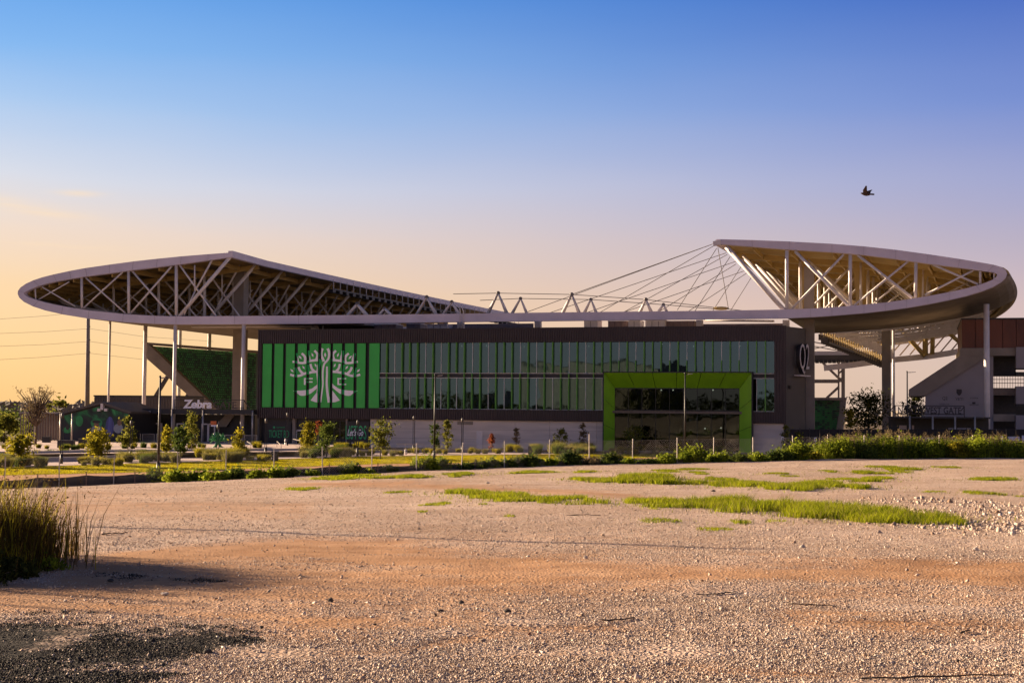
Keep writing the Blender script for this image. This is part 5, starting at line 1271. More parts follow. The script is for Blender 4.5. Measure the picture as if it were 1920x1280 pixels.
# ================================================================ PLANTS
def leaf_quads(C, size, g, flat=0.0):
    n = len(C); a = g.normal(size=(n, 3)); a[:, 2] *= (1-flat); a /= np.linalg.norm(a, axis=1, keepdims=True)
    b = np.cross(a, g.normal(size=(n, 3))); b /= np.linalg.norm(b, axis=1, keepdims=True)
    s = size*g.uniform(.6, 1.3, (n, 1)); a = a*s; b = b*s*.5
    V = np.stack([C-a, C-b*1.0, C+a, C+b], 1).reshape(-1, 3)
    return V, np.arange(n*4).reshape(n, 4)
def crown_pts(shape, H0, H1, Wd, nc, n, g, spread=.16):
    """leaf centres gathered in clumps through the crown's volume"""
    t = g.beta(1.1, 1.3, nc) if shape == 'cone' else g.random(nc); hgt = H1-H0
    if shape == 'cone': rad = (1-t)**.75*.95*np.clip(t*7, .35, 1)
    elif shape == 'vase': rad = .45+.55*t
    elif shape == 'column': rad = np.sin(np.clip(t*.92+.08, 0, 1)*math.pi)**.45*.8
    else: rad = np.sqrt(np.clip(1-(2*t-1)**2, 0, 1))
    th = g.random(nc)*2*math.pi; rr = np.sqrt(g.random(nc))*rad*Wd/2
    C = np.stack([rr*np.cos(th), rr*np.sin(th), H0+t*hgt], 1)
    w = g.random(nc)+.25; own = g.choice(nc, n, p=w/w.sum())
    sp = spread*Wd*np.array([1, 1, .8])*(.5+g.random((nc, 1)))
    return C, C[own]+g.normal(size=(n, 3))*sp[own]*.75
def make_tree(loc, H, trunk, Wd, shape, lm, n, ls, seed, label, name='young_tree', group=None, nc=26, limbs=True, spread=.16, tr_r=.06, cat='tree'):
    g = np.random.default_rng(seed); t = thing(name, label, cat, loc, group); org = Vector(loc)
    C, L_ = crown_pts(shape, trunk, H, Wd, nc, n, g, spread)
    L_[:, 2] = np.maximum(L_[:, 2], trunk*.75)
    V, F_ = leaf_quads(L_, ls, g)
    mb = MB(); top = Vector((g.normal()*.05*H*.3, g.normal()*.05*H*.3, H*.92))
    mb.tube([org, org+top*.35, org+top*.7, org+top], [tr_r*1.15, tr_r*.9, tr_r*.55, tr_r*.15], 7)
    if limbs:
        for c in C[::1 if shape == 'vase' else 2]:
            z0 = max(trunk*.7, c[2]-(.35*H if shape == 'vase' else .12*H)); st_ = org+top*(z0/top.z)
            md = st_.lerp(org+Vector(c), .5)+Vector((0,0,-.04*H if shape != 'vase' else -.02*H))
            mb.tube([st_, md, org+Vector(c)], [tr_r*.45, tr_r*.3, tr_r*.1], 5)
    part('trunk', mb, M['bark'], t, smooth=True)
    o_ = link('crown', np_mesh('crown', V, F_), M[lm], t); return t
def tree_px(px, ytop, ytrunk, ybase, wpx, shape, lm, n, seed, label, z=-.25, ls=.15, nc=26, spread=.16, **kw):
    P = PZ(px, ybase, z); k = P.y/FPX
    return make_tree(P, (ybase-ytop)*k, max(.25, (ybase-ytrunk)*k), wpx*k, shape, lm, n, ls, seed, label, nc=nc, spread=spread, **kw)
G1 = 'young trees around the gate plaza'
tree_px(66, 726, 782, 841, 88, 'vase', 'leaf_bare', 1500, 1, 'nearly bare spreading tree with fine twigs at the far left', nc=120, ls=.11, spread=.05, tr_r=.17, name='bare_tree')
tree_px(38, 818, 852, 870, 44, 'round', 'leaf_yellow', 1500, 2, 'bushy round olive yellow tree in front of the grey walls at far left', group=G1, z=.0)
tree_px(183, 808, 850, 873, 44, 'round', 'leaf_yellow', 1500, 3, 'broad yellow tree in front of the mural figures', group=G1)
tree_px(240, 780, 830, 862, 36, 'cone', 'leaf_olive', 1200, 4, 'slender olive tree at the right edge of the mural', group=G1)
tree_px(311, 803, 845, 862, 28, 'cone', 'leaf_yellow', 1000, 5, 'bright yellow conical tree right of the tall lamp', group=G1)
tree_px(337, 806, 846, 870, 30, 'round', 'leaf_green', 1100, 6, 'dark green young tree overlapping the yellow conical tree', group=G1)
tree_px(359, 778, 828, 850, 30, 'column', 'leaf_olive', 1100, 7, 'tall olive tree under the white canopy letters', group=G1)
tree_px(448, 805, 846, 858, 28, 'cone', 'leaf_yellow', 1000, 8, 'narrow yellow tree right of the green sculpture', group=G1)
G2 = 'young trees along the front of the hall'
tree_px(578, 794, 842, 852, 36, 'cone', 'leaf_yellow', 1400, 9, 'dense yellow green tree in front of the ticket windows', group=G2)
tree_px(612, 798, 843, 856, 36, 'column', 'leaf_green', 1200, 10, 'blue green tree with upright shoots left of the slogan banner', group=G2)
tree_px(597, 791, 812, 850, 14, 'round', 'leaf_red', 260, 31, 'small reddish tree top behind the two ticket front trees', group=G2)
tree_px(713, 790, 838, 860, 44, 'round', 'leaf_olive', 1500, 11, 'rounded olive tree right of the slogan banner', group=G2)
tree_px(816, 797, 836, 850, 20, 'column', 'leaf_green', 800, 12, 'narrow dark tree directly behind the middle street lamp', group=G2)
tree_px(838, 790, 837, 850, 22, 'column', 'leaf_olive', 800, 13, 'narrow light green tree just right of the middle street lamp', group=G2)
tree_px(921, 814, 838, 848, 13, 'column', 'leaf_red', 300, 14, 'small red leaved sapling right of the grey steel door', group=G2, spread=.2)
tree_px(968, 804, 840, 848, 16, 'column', 'leaf_bare', 260, 15, 'thin sparse sapling beside the twin pole lamp', group=G2)
tree_px(1052, 807, 842, 850, 30, 'round', 'leaf_olive', 700, 16, 'loose rounded tree left of the lime portal', group=G2)
tree_px(1094, 794, 834, 850, 20, 'column', 'leaf_bare', 450, 17, 'pale sparse tree close to the left leg of the portal', group=G2)
tree_px(1190, 801, 834, 850, 36, 'round', 'leaf_olive', 900, 18, 'round olive tree in the left half of the portal', group=G2)
tree_px(1326, 812, 840, 850, 24, 'round', 'leaf_olive', 600, 19, 'small olive tree in the right half of the portal', group=G2)
tree_px(1364, 800, 840, 850, 30, 'cone', 'leaf_bare', 700, 20, 'brownish tree near the right leg of the portal', group=G2)
tree_px(1474, 800, 848, 858, 22, 'column', 'leaf_olive', 500, 21, 'thin light tree at the right corner of the hall', group=G2)
tree_px(1497, 812, 850, 860, 20, 'round', 'leaf_olive', 500, 22, 'low tree between the hall corner and white post sign', group=G2)
def tree_v(px, ytop, ytr, yb, v, wpx, *a, **kw):
    P = PVS(px, yb, v); P.z = 0; k = P.y/FPX; H = PV(px, ytop, v)[1]
    return make_tree(P, H, max(.3, PV(px, ytr, v)[1]), wpx*k, *a, **kw)
tree_v(1628, 740, 800, 806, 30, 76, 'round', 'leaf_dark', 2600, .2, 41, 'broad dark evergreen tree left of the concrete column', nc=60, tr_r=.2, name='evergreen_tree')
tree_v(1594, 768, 800, 806, 26, 20, 'round', 'leaf_yellow', 500, .2, 42, 'small yellow green tree beside the far seat block', name='evergreen_tree')
tree_v(1716, 744, 780, 806, 40, 34, 'round', 'leaf_dark', 1000, .22, 43, 'pale olive tree behind the letters of the right gate', nc=50, tr_r=.18, name='evergreen_tree')
for i, (px, yt, w_, Y, lm) in enumerate(((-30,778,60,230,'leaf_green'), (8,786,44,215,'leaf_olive'), (20,772,60,300,'leaf_green'), (96,790,40,240,'leaf_dark'), (55,786,50,260,'leaf_olive'), (108,752,42,232,'leaf_olive'))):
    P = PY(px, 815, Y); P.z = -.3; k = Y/FPX; H = PY(px, yt, Y).z+.3
    make_tree(P, H, H*.12, w_*k*1.2, 'round', lm, 1000, .32, 60+i, ['leafy green tree at the left picture edge', 'low olive tree behind the pergola slats', 'taller hazy green tree far behind the pergola', 'dark tree right behind the bare tree', 'olive tree far behind the bare tree trunk', 'loose olive tree rising behind the mural roof edge'][i], name='background_tree', group='trees behind the pergola', nc=24, tr_r=.15)
# far wood and hills on the horizon
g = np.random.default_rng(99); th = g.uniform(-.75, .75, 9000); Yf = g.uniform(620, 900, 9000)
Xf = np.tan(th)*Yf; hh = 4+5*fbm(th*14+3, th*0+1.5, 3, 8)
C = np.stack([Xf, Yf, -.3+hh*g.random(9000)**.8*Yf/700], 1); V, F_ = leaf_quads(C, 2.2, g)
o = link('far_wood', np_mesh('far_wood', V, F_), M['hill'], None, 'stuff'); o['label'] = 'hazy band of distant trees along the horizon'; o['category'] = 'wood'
def hill(name, x0, x1, Y, h, seed):
    xs = np.linspace(x0, x1, 60); pf = np.sin(np.linspace(0, math.pi, 60))**.7*(h*.7+h*.6*fbm(xs/90, xs*0+seed, 3, seed)); mb = MB()
    for i in range(59): mb.add([(xs[i],Y-60,-1),(xs[i+1],Y-60,-1),(xs[i+1],Y,pf[i+1]),(xs[i],Y,pf[i]),(xs[i],Y+120,-1),(xs[i+1],Y+120,-1)], [(0,1,2,3),(3,2,5,4)])
    me_ = bpy.data.meshes.new(name); me_.from_pydata([tuple(v) for v in mb.v], [], mb.f); me_.update(); link(name, me_, M['hill'], None, 'structure')
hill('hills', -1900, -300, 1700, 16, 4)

# blades of grass
def blades(X, Y, Z, h, w, lean, g, wind=(0.1, 0)):
    n = len(X); a = g.random(n)*2*math.pi; dx, dy = np.cos(a)*w/2, np.sin(a)*w/2
    la = g.random(n)*2*math.pi; lx, ly = np.cos(la)*lean*h*g.random(n)+wind[0]*h, np.sin(la)*lean*h*g.random(n)+wind[1]*h
    B = np.stack([X, Y, Z], 1); V = np.zeros((n, 5, 3)); D = np.stack([dx, dy, dx*0], 1)
    Mi = B+np.stack([lx*.35, ly*.35, h*.58], 1); T = B+np.stack([lx, ly, h*.98], 1)
    V[:, 0], V[:, 1], V[:, 2], V[:, 3], V[:, 4] = B-D, B+D, Mi-D*.75, Mi+D*.75, T
    F_ = np.array([(0,1,3),(0,3,2),(2,3,4)])[None]+(np.arange(n)*5)[:, None, None]
    return V.reshape(-1, 3), F_.reshape(-1, 3)
# lime green strips of grass on the lot
PATCH = [(872,925,48,3,1),(950,932,75,6,1),(1060,938,92,6,1),(1195,941,38,3,1),(1260,945,80,6,1),(1370,949,92,9,1.25),(1480,955,92,11,1.3),(1590,965,92,12,1.35),(1690,972,70,9,1.2),(1765,976,30,6,1.2),
         (1110,902,62,3,.8),(1205,900,62,4,1.1),(1290,905,50,3,1),(1385,909,60,4,1),(1470,913,70,4,1),(1560,909,55,4,.9),(1625,902,40,2,.8),
         (1230,976,50,3,.7),(1390,980,38,4,.9),(1455,978,34,3,.8),(1320,991,30,3,.6),(1345,991,30,2,.5),(955,968,14,2,.5),(800,946,22,1.5,.4),(825,945,28,2,.5),(905,946,16,1.5,.4),(792,959,10,1.5,.4),(570,917,40,2,.5),(742,923,30,2,.4),
         (650,893,60,2.5,.6),(745,895,70,2.5,.7),(860,888,30,2,.6),(1000,886,50,2,.6),(1100,885,30,1.5,.5),(1250,884,30,1.5,.5),(1310,886,20,1.5,.5),(1455,888,26,1.6,.5),(1350,899,28,2,.5),(1560,884,24,1.5,.5),(1630,886,50,2.5,.6),(1690,880,34,2,.6),(1660,876,40,1.5,.5),(1695,884,24,1.5,.5),(1645,896,30,1.5,.5),(1780,876,30,1.2,.4),
         (1860,899,55,2,.6),(1822,925,26,3,.8),(1865,927,24,2.5,.7),(1910,931,20,1.5,.5),(1755,922,30,1.2,.4),(1225,954,12,1,.4),(1480,892,20,1.2,.4),(1300,880,40,1.2,.4),(1580,898,30,1.2,.5)]
BX, BY, BH = [], [], []
for (px, py, a, b, hs) in PATCH:
    c = on_lot(px, py); rx = a*c.y/FPX; ry = max(.3, 1.35*(on_lot(px, py-b).y-on_lot(px, py+b).y)/2)
    n = int(np.clip(math.pi*rx*ry*520, 160, 14000)); q = rng.random((n, 2))*2-1; q = q[(q**2).sum(1) < 1]
    X, Y = c.x+q[:, 0]*rx, c.y+q[:, 1]*ry
    m_ = (fbm(X*1.1+5, Y*.8, 3, 77) > .33+.36*((q**2).sum(1))**1.1+.10*(rng.random(len(X))-.5)); X, Y = X[m_], Y[m_]
    BX.append(X); BY.append(Y); BH.append((hs*.15 if hs < 1.1 else hs*.21)*(.45+.9*fbm(X*.9, Y*.9+20, 3, 12))*rng.uniform(.6, 1.3, len(X))*np.clip(c.y/42, .7, 1.3))
BX, BY, BH = map(np.concatenate, (BX, BY, BH))
out_ = rng.random(len(BX)) < .16; ox, oy = BX[out_]+rng.normal(0, .9, out_.sum()), BY[out_]+rng.normal(0, .8, out_.sum()); oh = BH[out_]*.6
mix_ = rng.random(len(BX)) < .13
dx_, dy_, dh_ = np.concatenate([BX[mix_], ox[::2]]), np.concatenate([BY[mix_], oy[::2]]), np.concatenate([BH[mix_]*1.15, oh[::2]*1.2])
V, F_ = blades(dx_, dy_, lot_z(dx_, dy_)-.01, dh_, np.clip(dy_*.0004, .012, .04), 1.0, rng); o = link('dry_grass', np_mesh('dry_grass', V, F_), M['orn'], None, 'stuff'); o['label'] = 'straw coloured dry blades mixed through the lime grass strips'; o['category'] = 'grass'
BX, BY, BH = np.concatenate([BX[~mix_], ox[1::2]]), np.concatenate([BY[~mix_], oy[1::2]]), np.concatenate([BH[~mix_], oh[1::2]])
V, F_ = blades(BX, BY, lot_z(BX, BY)-.01, BH, np.clip(BY*.00045, .014, .045), 1.0, rng)
o = link('grass', np_mesh('grass', V, F_), M['grass'], None, 'stuff'); o['label'] = 'lime green grass growing in strips on the gravel'; o['category'] = 'grass'
# mown blades of the lawn
def in_poly(x, y, pl):
    r = np.zeros(len(x), bool); j = len(pl)-1
    for i in range(len(pl)):
        c = ((pl[i][1] > y) != (pl[j][1] > y)) & (x < (pl[j][0]-pl[i][0])*(y-pl[i][1])/(pl[j][1]-pl[i][1]+1e-9)+pl[i][0]); r ^= c; j = i
    return r
LP = [g0(-60,892), g0(0,891), g0(300,884.5), g0(700,870), g0(1105,863.5), g0(1290,853.5), g0(1310,850.6), g0(1105,851), g0(700,855.5), g0(300,868), g0(0,877), g0(-60,879)]
nl = 420000; X = rng.uniform(min(p[0] for p in LP), max(p[0] for p in LP), nl); Y = rng.uniform(min(p[1] for p in LP), max(p[1] for p in LP), nl); k_ = in_poly(X, Y, LP); X, Y = X[k_], Y[k_]
M['lawnblade'] = leafmat('mown_blade', (.20,.17,.006), (.42,.36,.014), .5, .35)
V, F_ = blades(X, Y, X*0-.286, rng.uniform(.035, .085, len(X)), .09, 1.0, rng, (0, 0)); o = link('lawn_grass', np_mesh('lawn_grass', V, F_), M['lawnblade'], None, 'stuff'); o['label'] = 'short mown yellow green grass of the long lawn'; o['category'] = 'grass'
# tall dry grass at the left edge
def grass_clump(name, spots, label, cat, hmean, n, wd, parts=('dry_blades','green_blades'), share=.22, group=None):
    c0 = on_lot(*spots[0][:2]); t = thing(name, label, cat, c0, group)
    X, Y, H_, Gn = [], [], [], []
    for (px, py, sx, sy, hm) in spots:
        c = on_lot(px, py); m_ = int(n*sx*sy); X.append(rng.normal(c.x, sx, m_)); Y.append(rng.normal(c.y, sy, m_)); H_.append(hm*np.clip(rng.normal(.72, .22, m_), .25, 1.25))
    X, Y, H_ = map(np.concatenate, (X, Y, H_)); Gn = rng.random(len(X)) < share
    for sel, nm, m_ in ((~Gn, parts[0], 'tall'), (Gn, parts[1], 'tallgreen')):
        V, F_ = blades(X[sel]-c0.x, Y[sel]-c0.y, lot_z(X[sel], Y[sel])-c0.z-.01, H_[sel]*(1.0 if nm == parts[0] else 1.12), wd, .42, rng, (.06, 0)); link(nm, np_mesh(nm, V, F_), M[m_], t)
    s_ = rng.random(len(X)) < .10; Xs, Ys, Hs = X[s_]-c0.x, Y[s_]-c0.y, H_[s_]*1.05
    Cc = np.repeat(np.stack([Xs+Hs*.08, Ys, lot_z(X[s_], Y[s_])-c0.z+Hs], 1), 7, 0)+rng.normal(size=(s_.sum()*7, 3))*np.array([.025, .025, .07])
    V, F_ = leaf_quads(Cc, .018, rng); link('seed_heads', np_mesh('seed_heads', V, F_), M['tall'], t); return t
grass_clump('tall_grass', [(8,1062,.36,.5,1.0),(52,1054,.20,.42,1.08),(-60,1065,.5,.6,1.2),(78,1046,.10,.30,.8),(-150,1060,.7,.7,1.3),(-260,1075,.7,.7,1.2)], 'tall dry grass clump with yellow green tips at the left edge', 'grass', 1.2, 4600, .013, share=.15)
grass_clump('tall_grass', [(133,1041,.07,.12,.62)], 'small separate tuft of brown dry grass right of the big clump', 'grass', .6, 9000, .009, share=.04)
grass_clump('tall_grass', [(15,1078,.16,.12,.5),(5,1050,.14,.1,.9)], 'short green tuft at the foot of the tall clump', 'grass', .5, 9000, .012, share=.7)
def herb(px, py, r, h, n, ls, lm, label, group, name='weed', seed=0, stems=True):
    c = on_lot(px, py); g_ = np.random.default_rng(seed+abs(int(px))); t = thing(name, label, 'weed', c, group)
    C, L_ = crown_pts('round', 0, h, r*2, 12, n, g_, .17); L_[:, 2] = np.abs(L_[:, 2]); V, F_ = leaf_quads(L_, ls, g_); link('leaves', np_mesh('leaves', V, F_), M[lm], t)
    if stems:
        mb = MB()
        for q in C: mb.tube([c, c+Vector((q[0]*.5, q[1]*.5, q[2]*.6)), c+Vector(q)], [.012,.01,.004], 4)
        part('stems', mb, M['bark'], t)
    return t
herb(30,1082,.33,.22,420,.05,'leaf_dark','low leafy weed at the foot of the tall grass', 'low weeds by the tall grass'); herb(-20,1090,.4,.3,420,.05,'leaf_dark','dark low weed at the left picture edge', 'low weeds by the tall grass'); herb(95,1068,.22,.14,200,.04,'leaf_weed','small sprawling weed beside the rust brown rock', 'low weeds by the tall grass')
# weeds along the fence
WB = 'weed bushes along the wire fence'
FW = [(258,908,34,22,'leaf_weed','pale weed bush where the black silt fabric ends'),(292,905,46,32,'leaf_weed','bright weed bush below the tall street lamp'),(330,903,44,24,'leaf_weed','spreading weed bush behind the third fence post'),(365,901,46,25,'leaf_weed','low leafy bush left of the sculpture fence post'),(405,898,44,24,'leaf_weed','low leafy bush in front of the green sculpture'),(440,897,40,26,'leaf_green','darker weed bush right of the sculpture'),(478,895,38,18,'leaf_weed','thin weed bush above black fabric'),(520,893,40,22,'leaf_weed','yellowish weed bush below the litter bin'),(545,892,30,26,'leaf_green','dark bush right of the litter bin post'),
      (585,891,40,14,'leaf_weed','flat weed patch left of the round dark bush'),(653,890,46,34,'leaf_green','round dark bush below the slogan banner'),(690,889,30,14,'leaf_weed','low weed right of the round dark bush'),(730,889,40,18,'leaf_green','low dark weed below the olive tree'),(800,886,50,38,'leaf_weed','tall pale weed at the foot of the middle lamp'),(832,886,40,32,'leaf_weed','feathery weed right of the middle lamp'),(870,884,36,18,'leaf_green','low dark bush right of the feathery weed'),(905,883,34,18,'leaf_green','low dark bush before the red sapling'),
      (925,882,26,30,'leaf_weed','upright thin weed with seed tops'),(955,881,36,24,'leaf_green','dense bush left of the leaning post'),(990,880,52,32,'leaf_green','large dense bush below the litter bin by the wall'),(1030,880,36,20,'leaf_weed','low bush beside the middle fence post'),(1068,879,46,38,'leaf_green','tall leafy bush left of the portal'),(1105,878,40,20,'leaf_bare','brown dry bush left of the portal'),(1143,877,46,30,'leaf_green','round dark bush before the left portal leg'),(1178,876,30,16,'leaf_weed','low weed before the portal tree'),(1215,876,36,18,'leaf_green','low dark weed inside the portal width'),
      (1250,875,44,26,'leaf_weed','leafy weed left of the portal lamp foot'),(1300,874,56,40,'leaf_weed','tall weed right of the portal lamp foot'),(1345,873,50,24,'leaf_weed','leafy weed below the portal bollards'),(1385,872,46,20,'leaf_green','low dark weed below the right portal leg'),(1425,871,46,22,'leaf_weed','pale weed right of the portal'),(1462,870,46,30,'leaf_green','dark bush below the corner tree'),(1495,870,50,42,'leaf_weed','tall leafy weed right of the hall corner'),(1525,869,34,16,'leaf_yellow','low yellow weed left of the reeds'),(1575,868,46,40,'leaf_weed','leafy bush at the left end of the reeds'),(1620,868,40,36,'leaf_green','dark leafy bush among the reeds before the evergreen'),(1835,866,44,52,'leaf_weed','tall broad leaved bush among the reeds below the roof column'),(1795,866,36,48,'leaf_yellow','tall yellowish bush among the reeds below the grey stand'),(1745,866,36,38,'leaf_weed','leafy bush among the reeds below the gate letters')]
def weed_bush(px, py, wpx, hpx, lm, label, i):
    P0_ = on_lot(px, py); 
    X = P0_.x*1.0; Yb = fence_y(X)+.2; d = ray(px, py); P = CAM + d*(Yb/d.y); P.z = float(lot_z(P.x, P.y)); k = P.y/FPX
    t = thing('weed_bush', label, 'weed', P, WB); g_ = np.random.default_rng(300+i); n = int(wpx*hpx*1.1)+150
    C, L_ = crown_pts('round', 0, hpx*k*(.95 if px < 540 or px > 1440 else .78), wpx*k*(1.05 if px < 540 or px > 1440 else .86), 16, n, g_, .15); L_[:, 2] = np.abs(L_[:, 2])*.62*np.where(g_.random(n) < .1, 1.5, 1); L_[:, 1] *= .8; C[:, 2] *= .68
    V, F_ = leaf_quads(L_, .11, g_); link('leaves', np_mesh('leaves', V, F_), M[lm], t)
    mb = MB()
    for q in C: mb.tube([P, P+Vector((q[0]*.6, q[1]*.6, q[2]*.6)), P+Vector(q)*1.08], [.02,.015,.006], 4)
    part('stems', mb, M['bark'], t)
for i, a in enumerate(FW): weed_bush(*a, i)
# reed thicket at right
def reed_proto(i):
    g_ = np.random.default_rng(500+i); t = thing('reed_clump', 'tall bright reed clump of the thicket along the fence', 'reed', (0,0,0), 'reed clumps in the thicket at right')
    n = 520; r = .75; X, Y = g_.normal(0, r*.6, n), g_.normal(0, r*.6, n); H_ = np.clip(g_.normal(1.35, .34, n), .4, 2.1)*np.exp(-(X**2+Y**2)/3)
    V, F_ = blades(X, Y, X*0-.05, H_, .045, .75, g_, (.10, 0)); link('blades', np_mesh('blades', V, F_), M['leaf_weed' if i != 2 else 'leaf_olive'], t)
    C, L_ = crown_pts('round', .1, 1.35, 1.9, 14, 420, g_, .2); L_[:, 2] = np.abs(L_[:, 2]); V, F_ = leaf_quads(L_, .12, g_); link('leaves', np_mesh('leaves', V, F_), M['leaf_weed'], t)
    m_ = 9; xs, ys = g_.normal(0, .6, m_), g_.normal(0, .5, m_); hs = g_.uniform(1.5, 2.25, m_); mb = MB()
    Cc = []
    for a_, b_, h_ in zip(xs, ys, hs):
        mb.tube([(a_,b_,0),(a_+.08,b_,h_)], [.012,.006], 4); Cc.append(np.array([a_+.08, b_, h_])+g_.normal(size=(16, 3))*np.array([.05,.05,.14]))
    part('stalks', mb, M['bark'], t); V, F_ = leaf_quads(np.concatenate(Cc), .05, g_); link('plumes', np_mesh('plumes', V, F_), M['leaf_bare'], t); return t
protos = [reed_proto(i) for i in range(3)]; used = set(); k_ = 0
RL = ['tall bright reed clump', 'mid green reed clump', 'olive reed clump']
for row_, dy in ((0, .1), (1, 1.3), (2, 2.6)):
    for i in range(23):
        px = 1545+i*17.6+random.uniform(-6, 6)+row_*8
        d = ray(px, 850); X = d.x/d.y; Yf_ = (FEN0.y-FENS*FEN0.x)/(1-FENS*X); Yq = Yf_+dy-.6; P = Vector((X*Yq, Yq, 0)); P.z = float(lot_z(P.x, P.y))
        hs = .66+.42*random.random()**1.5-(.2 if px > 1880 else 0)-(.12 if px < 1570 else 0); j = random.choice((0,0,0,2,0,1,1)); pr = protos[j]; sc3 = (1.15, 1.15, hs); lb = RL[j] + ' in the ' + ('front','middle','back')[row_] + ' row ' + ('left of the white post sign','before the dark evergreen tree','below the gate letters','below the sloping grey stand','below the rust red box')[min(4, max(0, int((px-1545)/78)))]
        if j not in used: pr.location = P; pr.scale = sc3; pr['label'] = lb; used.add(j)
        else: copy_tree(pr, P, random.uniform(0, 6), sc3, lb)
# ornamental grasses, shrubs beside lawn and paths
def orn_proto(i):
    g_ = np.random.default_rng(700+i); n = 420; a_ = g_.random(n)*6.28; r = np.sqrt(g_.random(n))*.35; X, Y = np.cos(a_)*r, np.sin(a_)*r
    t = thing('grass_tussock', 'low tufted grass in the beds beside the lawn', 'ornamental grass', (0,0,0), 'tufted grasses in the lawn beds')
    V, F_ = blades(X, Y, X*0, g_.uniform(.35, .85, n), .035, .9, g_, (0, 0)); link('blades', np_mesh('blades', V, F_), M['orn' if i == 0 else 'leaf_yellow' if i == 1 else 'leaf_green'], t); return t
OP = [orn_proto(i) for i in range(3)]; ou = set(); OL = ['low straw coloured grass tuft in the beds beside the lawn', 'low yellow tuft in the beds beside the lawn', 'low dark green tuft in the beds beside the lawn']
BEDS = [(-20,85,869,876,26,1.25,(0,0,2)), (150,230,868,873,22,.85,(1,0)), (225,330,860,868,34,1.15,(0,0,2)), (370,462,856,866,40,1.3,(0,0,0,1)), (462,512,862,864,10,.8,(1,)), (568,650,849,858,36,1.35,(0,0,2)), (655,760,851,855,22,.8,(0,1)), (760,945,846,851,34,.8,(1,0)), (950,978,842,848,12,1.1,(2,1)),
        (1000,1110,842,851,44,1.3,(0,2,0)), (1135,1250,847,851,26,.9,(0,1)), (1250,1330,846,852,22,1.0,(2,0)), (1330,1372,845,851,10,1.0,(2,)), (20,330,852.5,855,34,.9,(2,2,0)), (475,520,837,840,14,.9,(1,)), (625,690,838,843,18,.9,(1,)), (0,215,839,843,26,.8,(1,1,2)), (225,400,838,841,24,.8,(2,1))]
BW = ['before the lower grey wall at far left','below the broad yellow tree','around the low white box bollard','below the green tree sculpture','left of the litter bin','below the ticket front trees','left of the middle street lamp','before the low wall under the hall','beside the wall litter bin','before the right end of the concrete wall','before the left half of the portal','before the right half of the portal','at the pale bollards','between the two grey walls','below the ticket board','under the slogan banner','at the back left planter','at the gate plaza edge']
for bi_, (x0, x1, y0, y1, n, s, ks_) in enumerate(BEDS):
    for i in range(int(n*.62)):
        px = random.uniform(x0, x1); py = random.uniform(y0, y1); P = PZ(px, py, -.2 if y0 > 845 else .3); j = random.choice(ks_); lb = OL[j].replace('in the beds beside the lawn', BW[bi_]); ss = s*random.uniform(.75, 1.2)
        if j not in ou: OP[j].location = P; OP[j].scale = (ss,)*3; OP[j]['label'] = lb; ou.add(j)
        else: copy_tree(OP[j], P, random.uniform(0, 6), ss, lb)

# ================================================================ FENCE ALONG THE LOT
fence = thing('wire_fence', 'long chain link fence on thin steel posts along the lot edge', 'fence', (0, fence_y(0), float(lot_z(0, fence_y(0)))))
PXS = [-95,10,112,214,334,424,514,605,697,781,865,946,1030,1105,1186,1270,1338,1412,1487,1552,1620,1687,1761,1825,1880,1935]
pts = []
for px in PXS:
    d = ray(px, 850); X = d.x/d.y; Yf_ = (FEN0.y-FENS*FEN0.x)/(1-FENS*X); P = Vector((X*Yf_, Yf_, 0)); P.z = float(lot_z(P.x, P.y)); pts.append(P)
for i, P in enumerate(pts):
    lean = Vector((.12 if PXS[i] == 865 else random.uniform(-.03, .03), 0, 0)); h = 1.85 if PXS[i] not in (1105,) else 2.2
    part('post', MB().tube([P-Vector((0,0,.2)), P+Vector((0,0,h))+lean], .035, 6), M['galv'], fence)
mb = MB()
for a, b in zip(pts, pts[1:]):
    L_ = (b-a).length; n = int(L_/.16); d = (b-a)/n; up = Vector((0,0,1.62))
    for i in range(n):
        for s in (1, -1):
            p = a+d*i; q = a+d*min(max(i+s*10, 0), n); fr_ = abs(min(max(i+s*10, 0), n)-i)/10
            mb.bar(p+Vector((0,0,.05)), q+Vector((0,0,.05))+up*fr_, .0045)
    mb.bar(a+Vector((0,0,1.7)), b+Vector((0,0,1.7)), .008); mb.bar(a+Vector((0,0,.06)), b+Vector((0,0,.06)), .008)
part('wire_mesh', mb, M['galv'], fence, 'stuff')
# black silt fabric behind the fence, sagging between wooden stakes
silt = thing('silt_fence', 'black silt fabric strip on wooden stakes behind the wire fence', 'silt fence', pts[2]+Vector((0,.5,0)))
mb = MB(); last = None; k_ = 0; stakes = []
for i in range(240):
    px = -110+i*7.0
    d = ray(px, 850); X = d.x/d.y; Yf_ = (FEN0.y-FENS*FEN0.x)/(1-FENS*X)+.55+.12*math.sin(i*.35); P = Vector((X*Yf_, Yf_, 0)); P.z = float(lot_z(P.x, P.y))
    sag = .08*abs(math.sin(i*math.pi/13))+.05*math.sin(i*.11); h = .60-sag-(.12 if px > 480 else 0); cur = (P-Vector((0,0,.15)), P+Vector((0,0,h)))
    if last is not None:
        o_ = Vector((0,.02,0)); mb.hexa([last[0], cur[0], cur[0]+o_, last[0]+o_, last[1], cur[1], cur[1]+o_, last[1]+o_])
    if i % 13 == 0: stakes.append((P, h))
    last = cur
part('fabric', mb, M['fabric'], silt)
for P, h in stakes: part('stake', MB().box(P+Vector((-.03,-.05,-.2)), P+Vector((.03,-.01,h+.22))), M['wood'], silt)

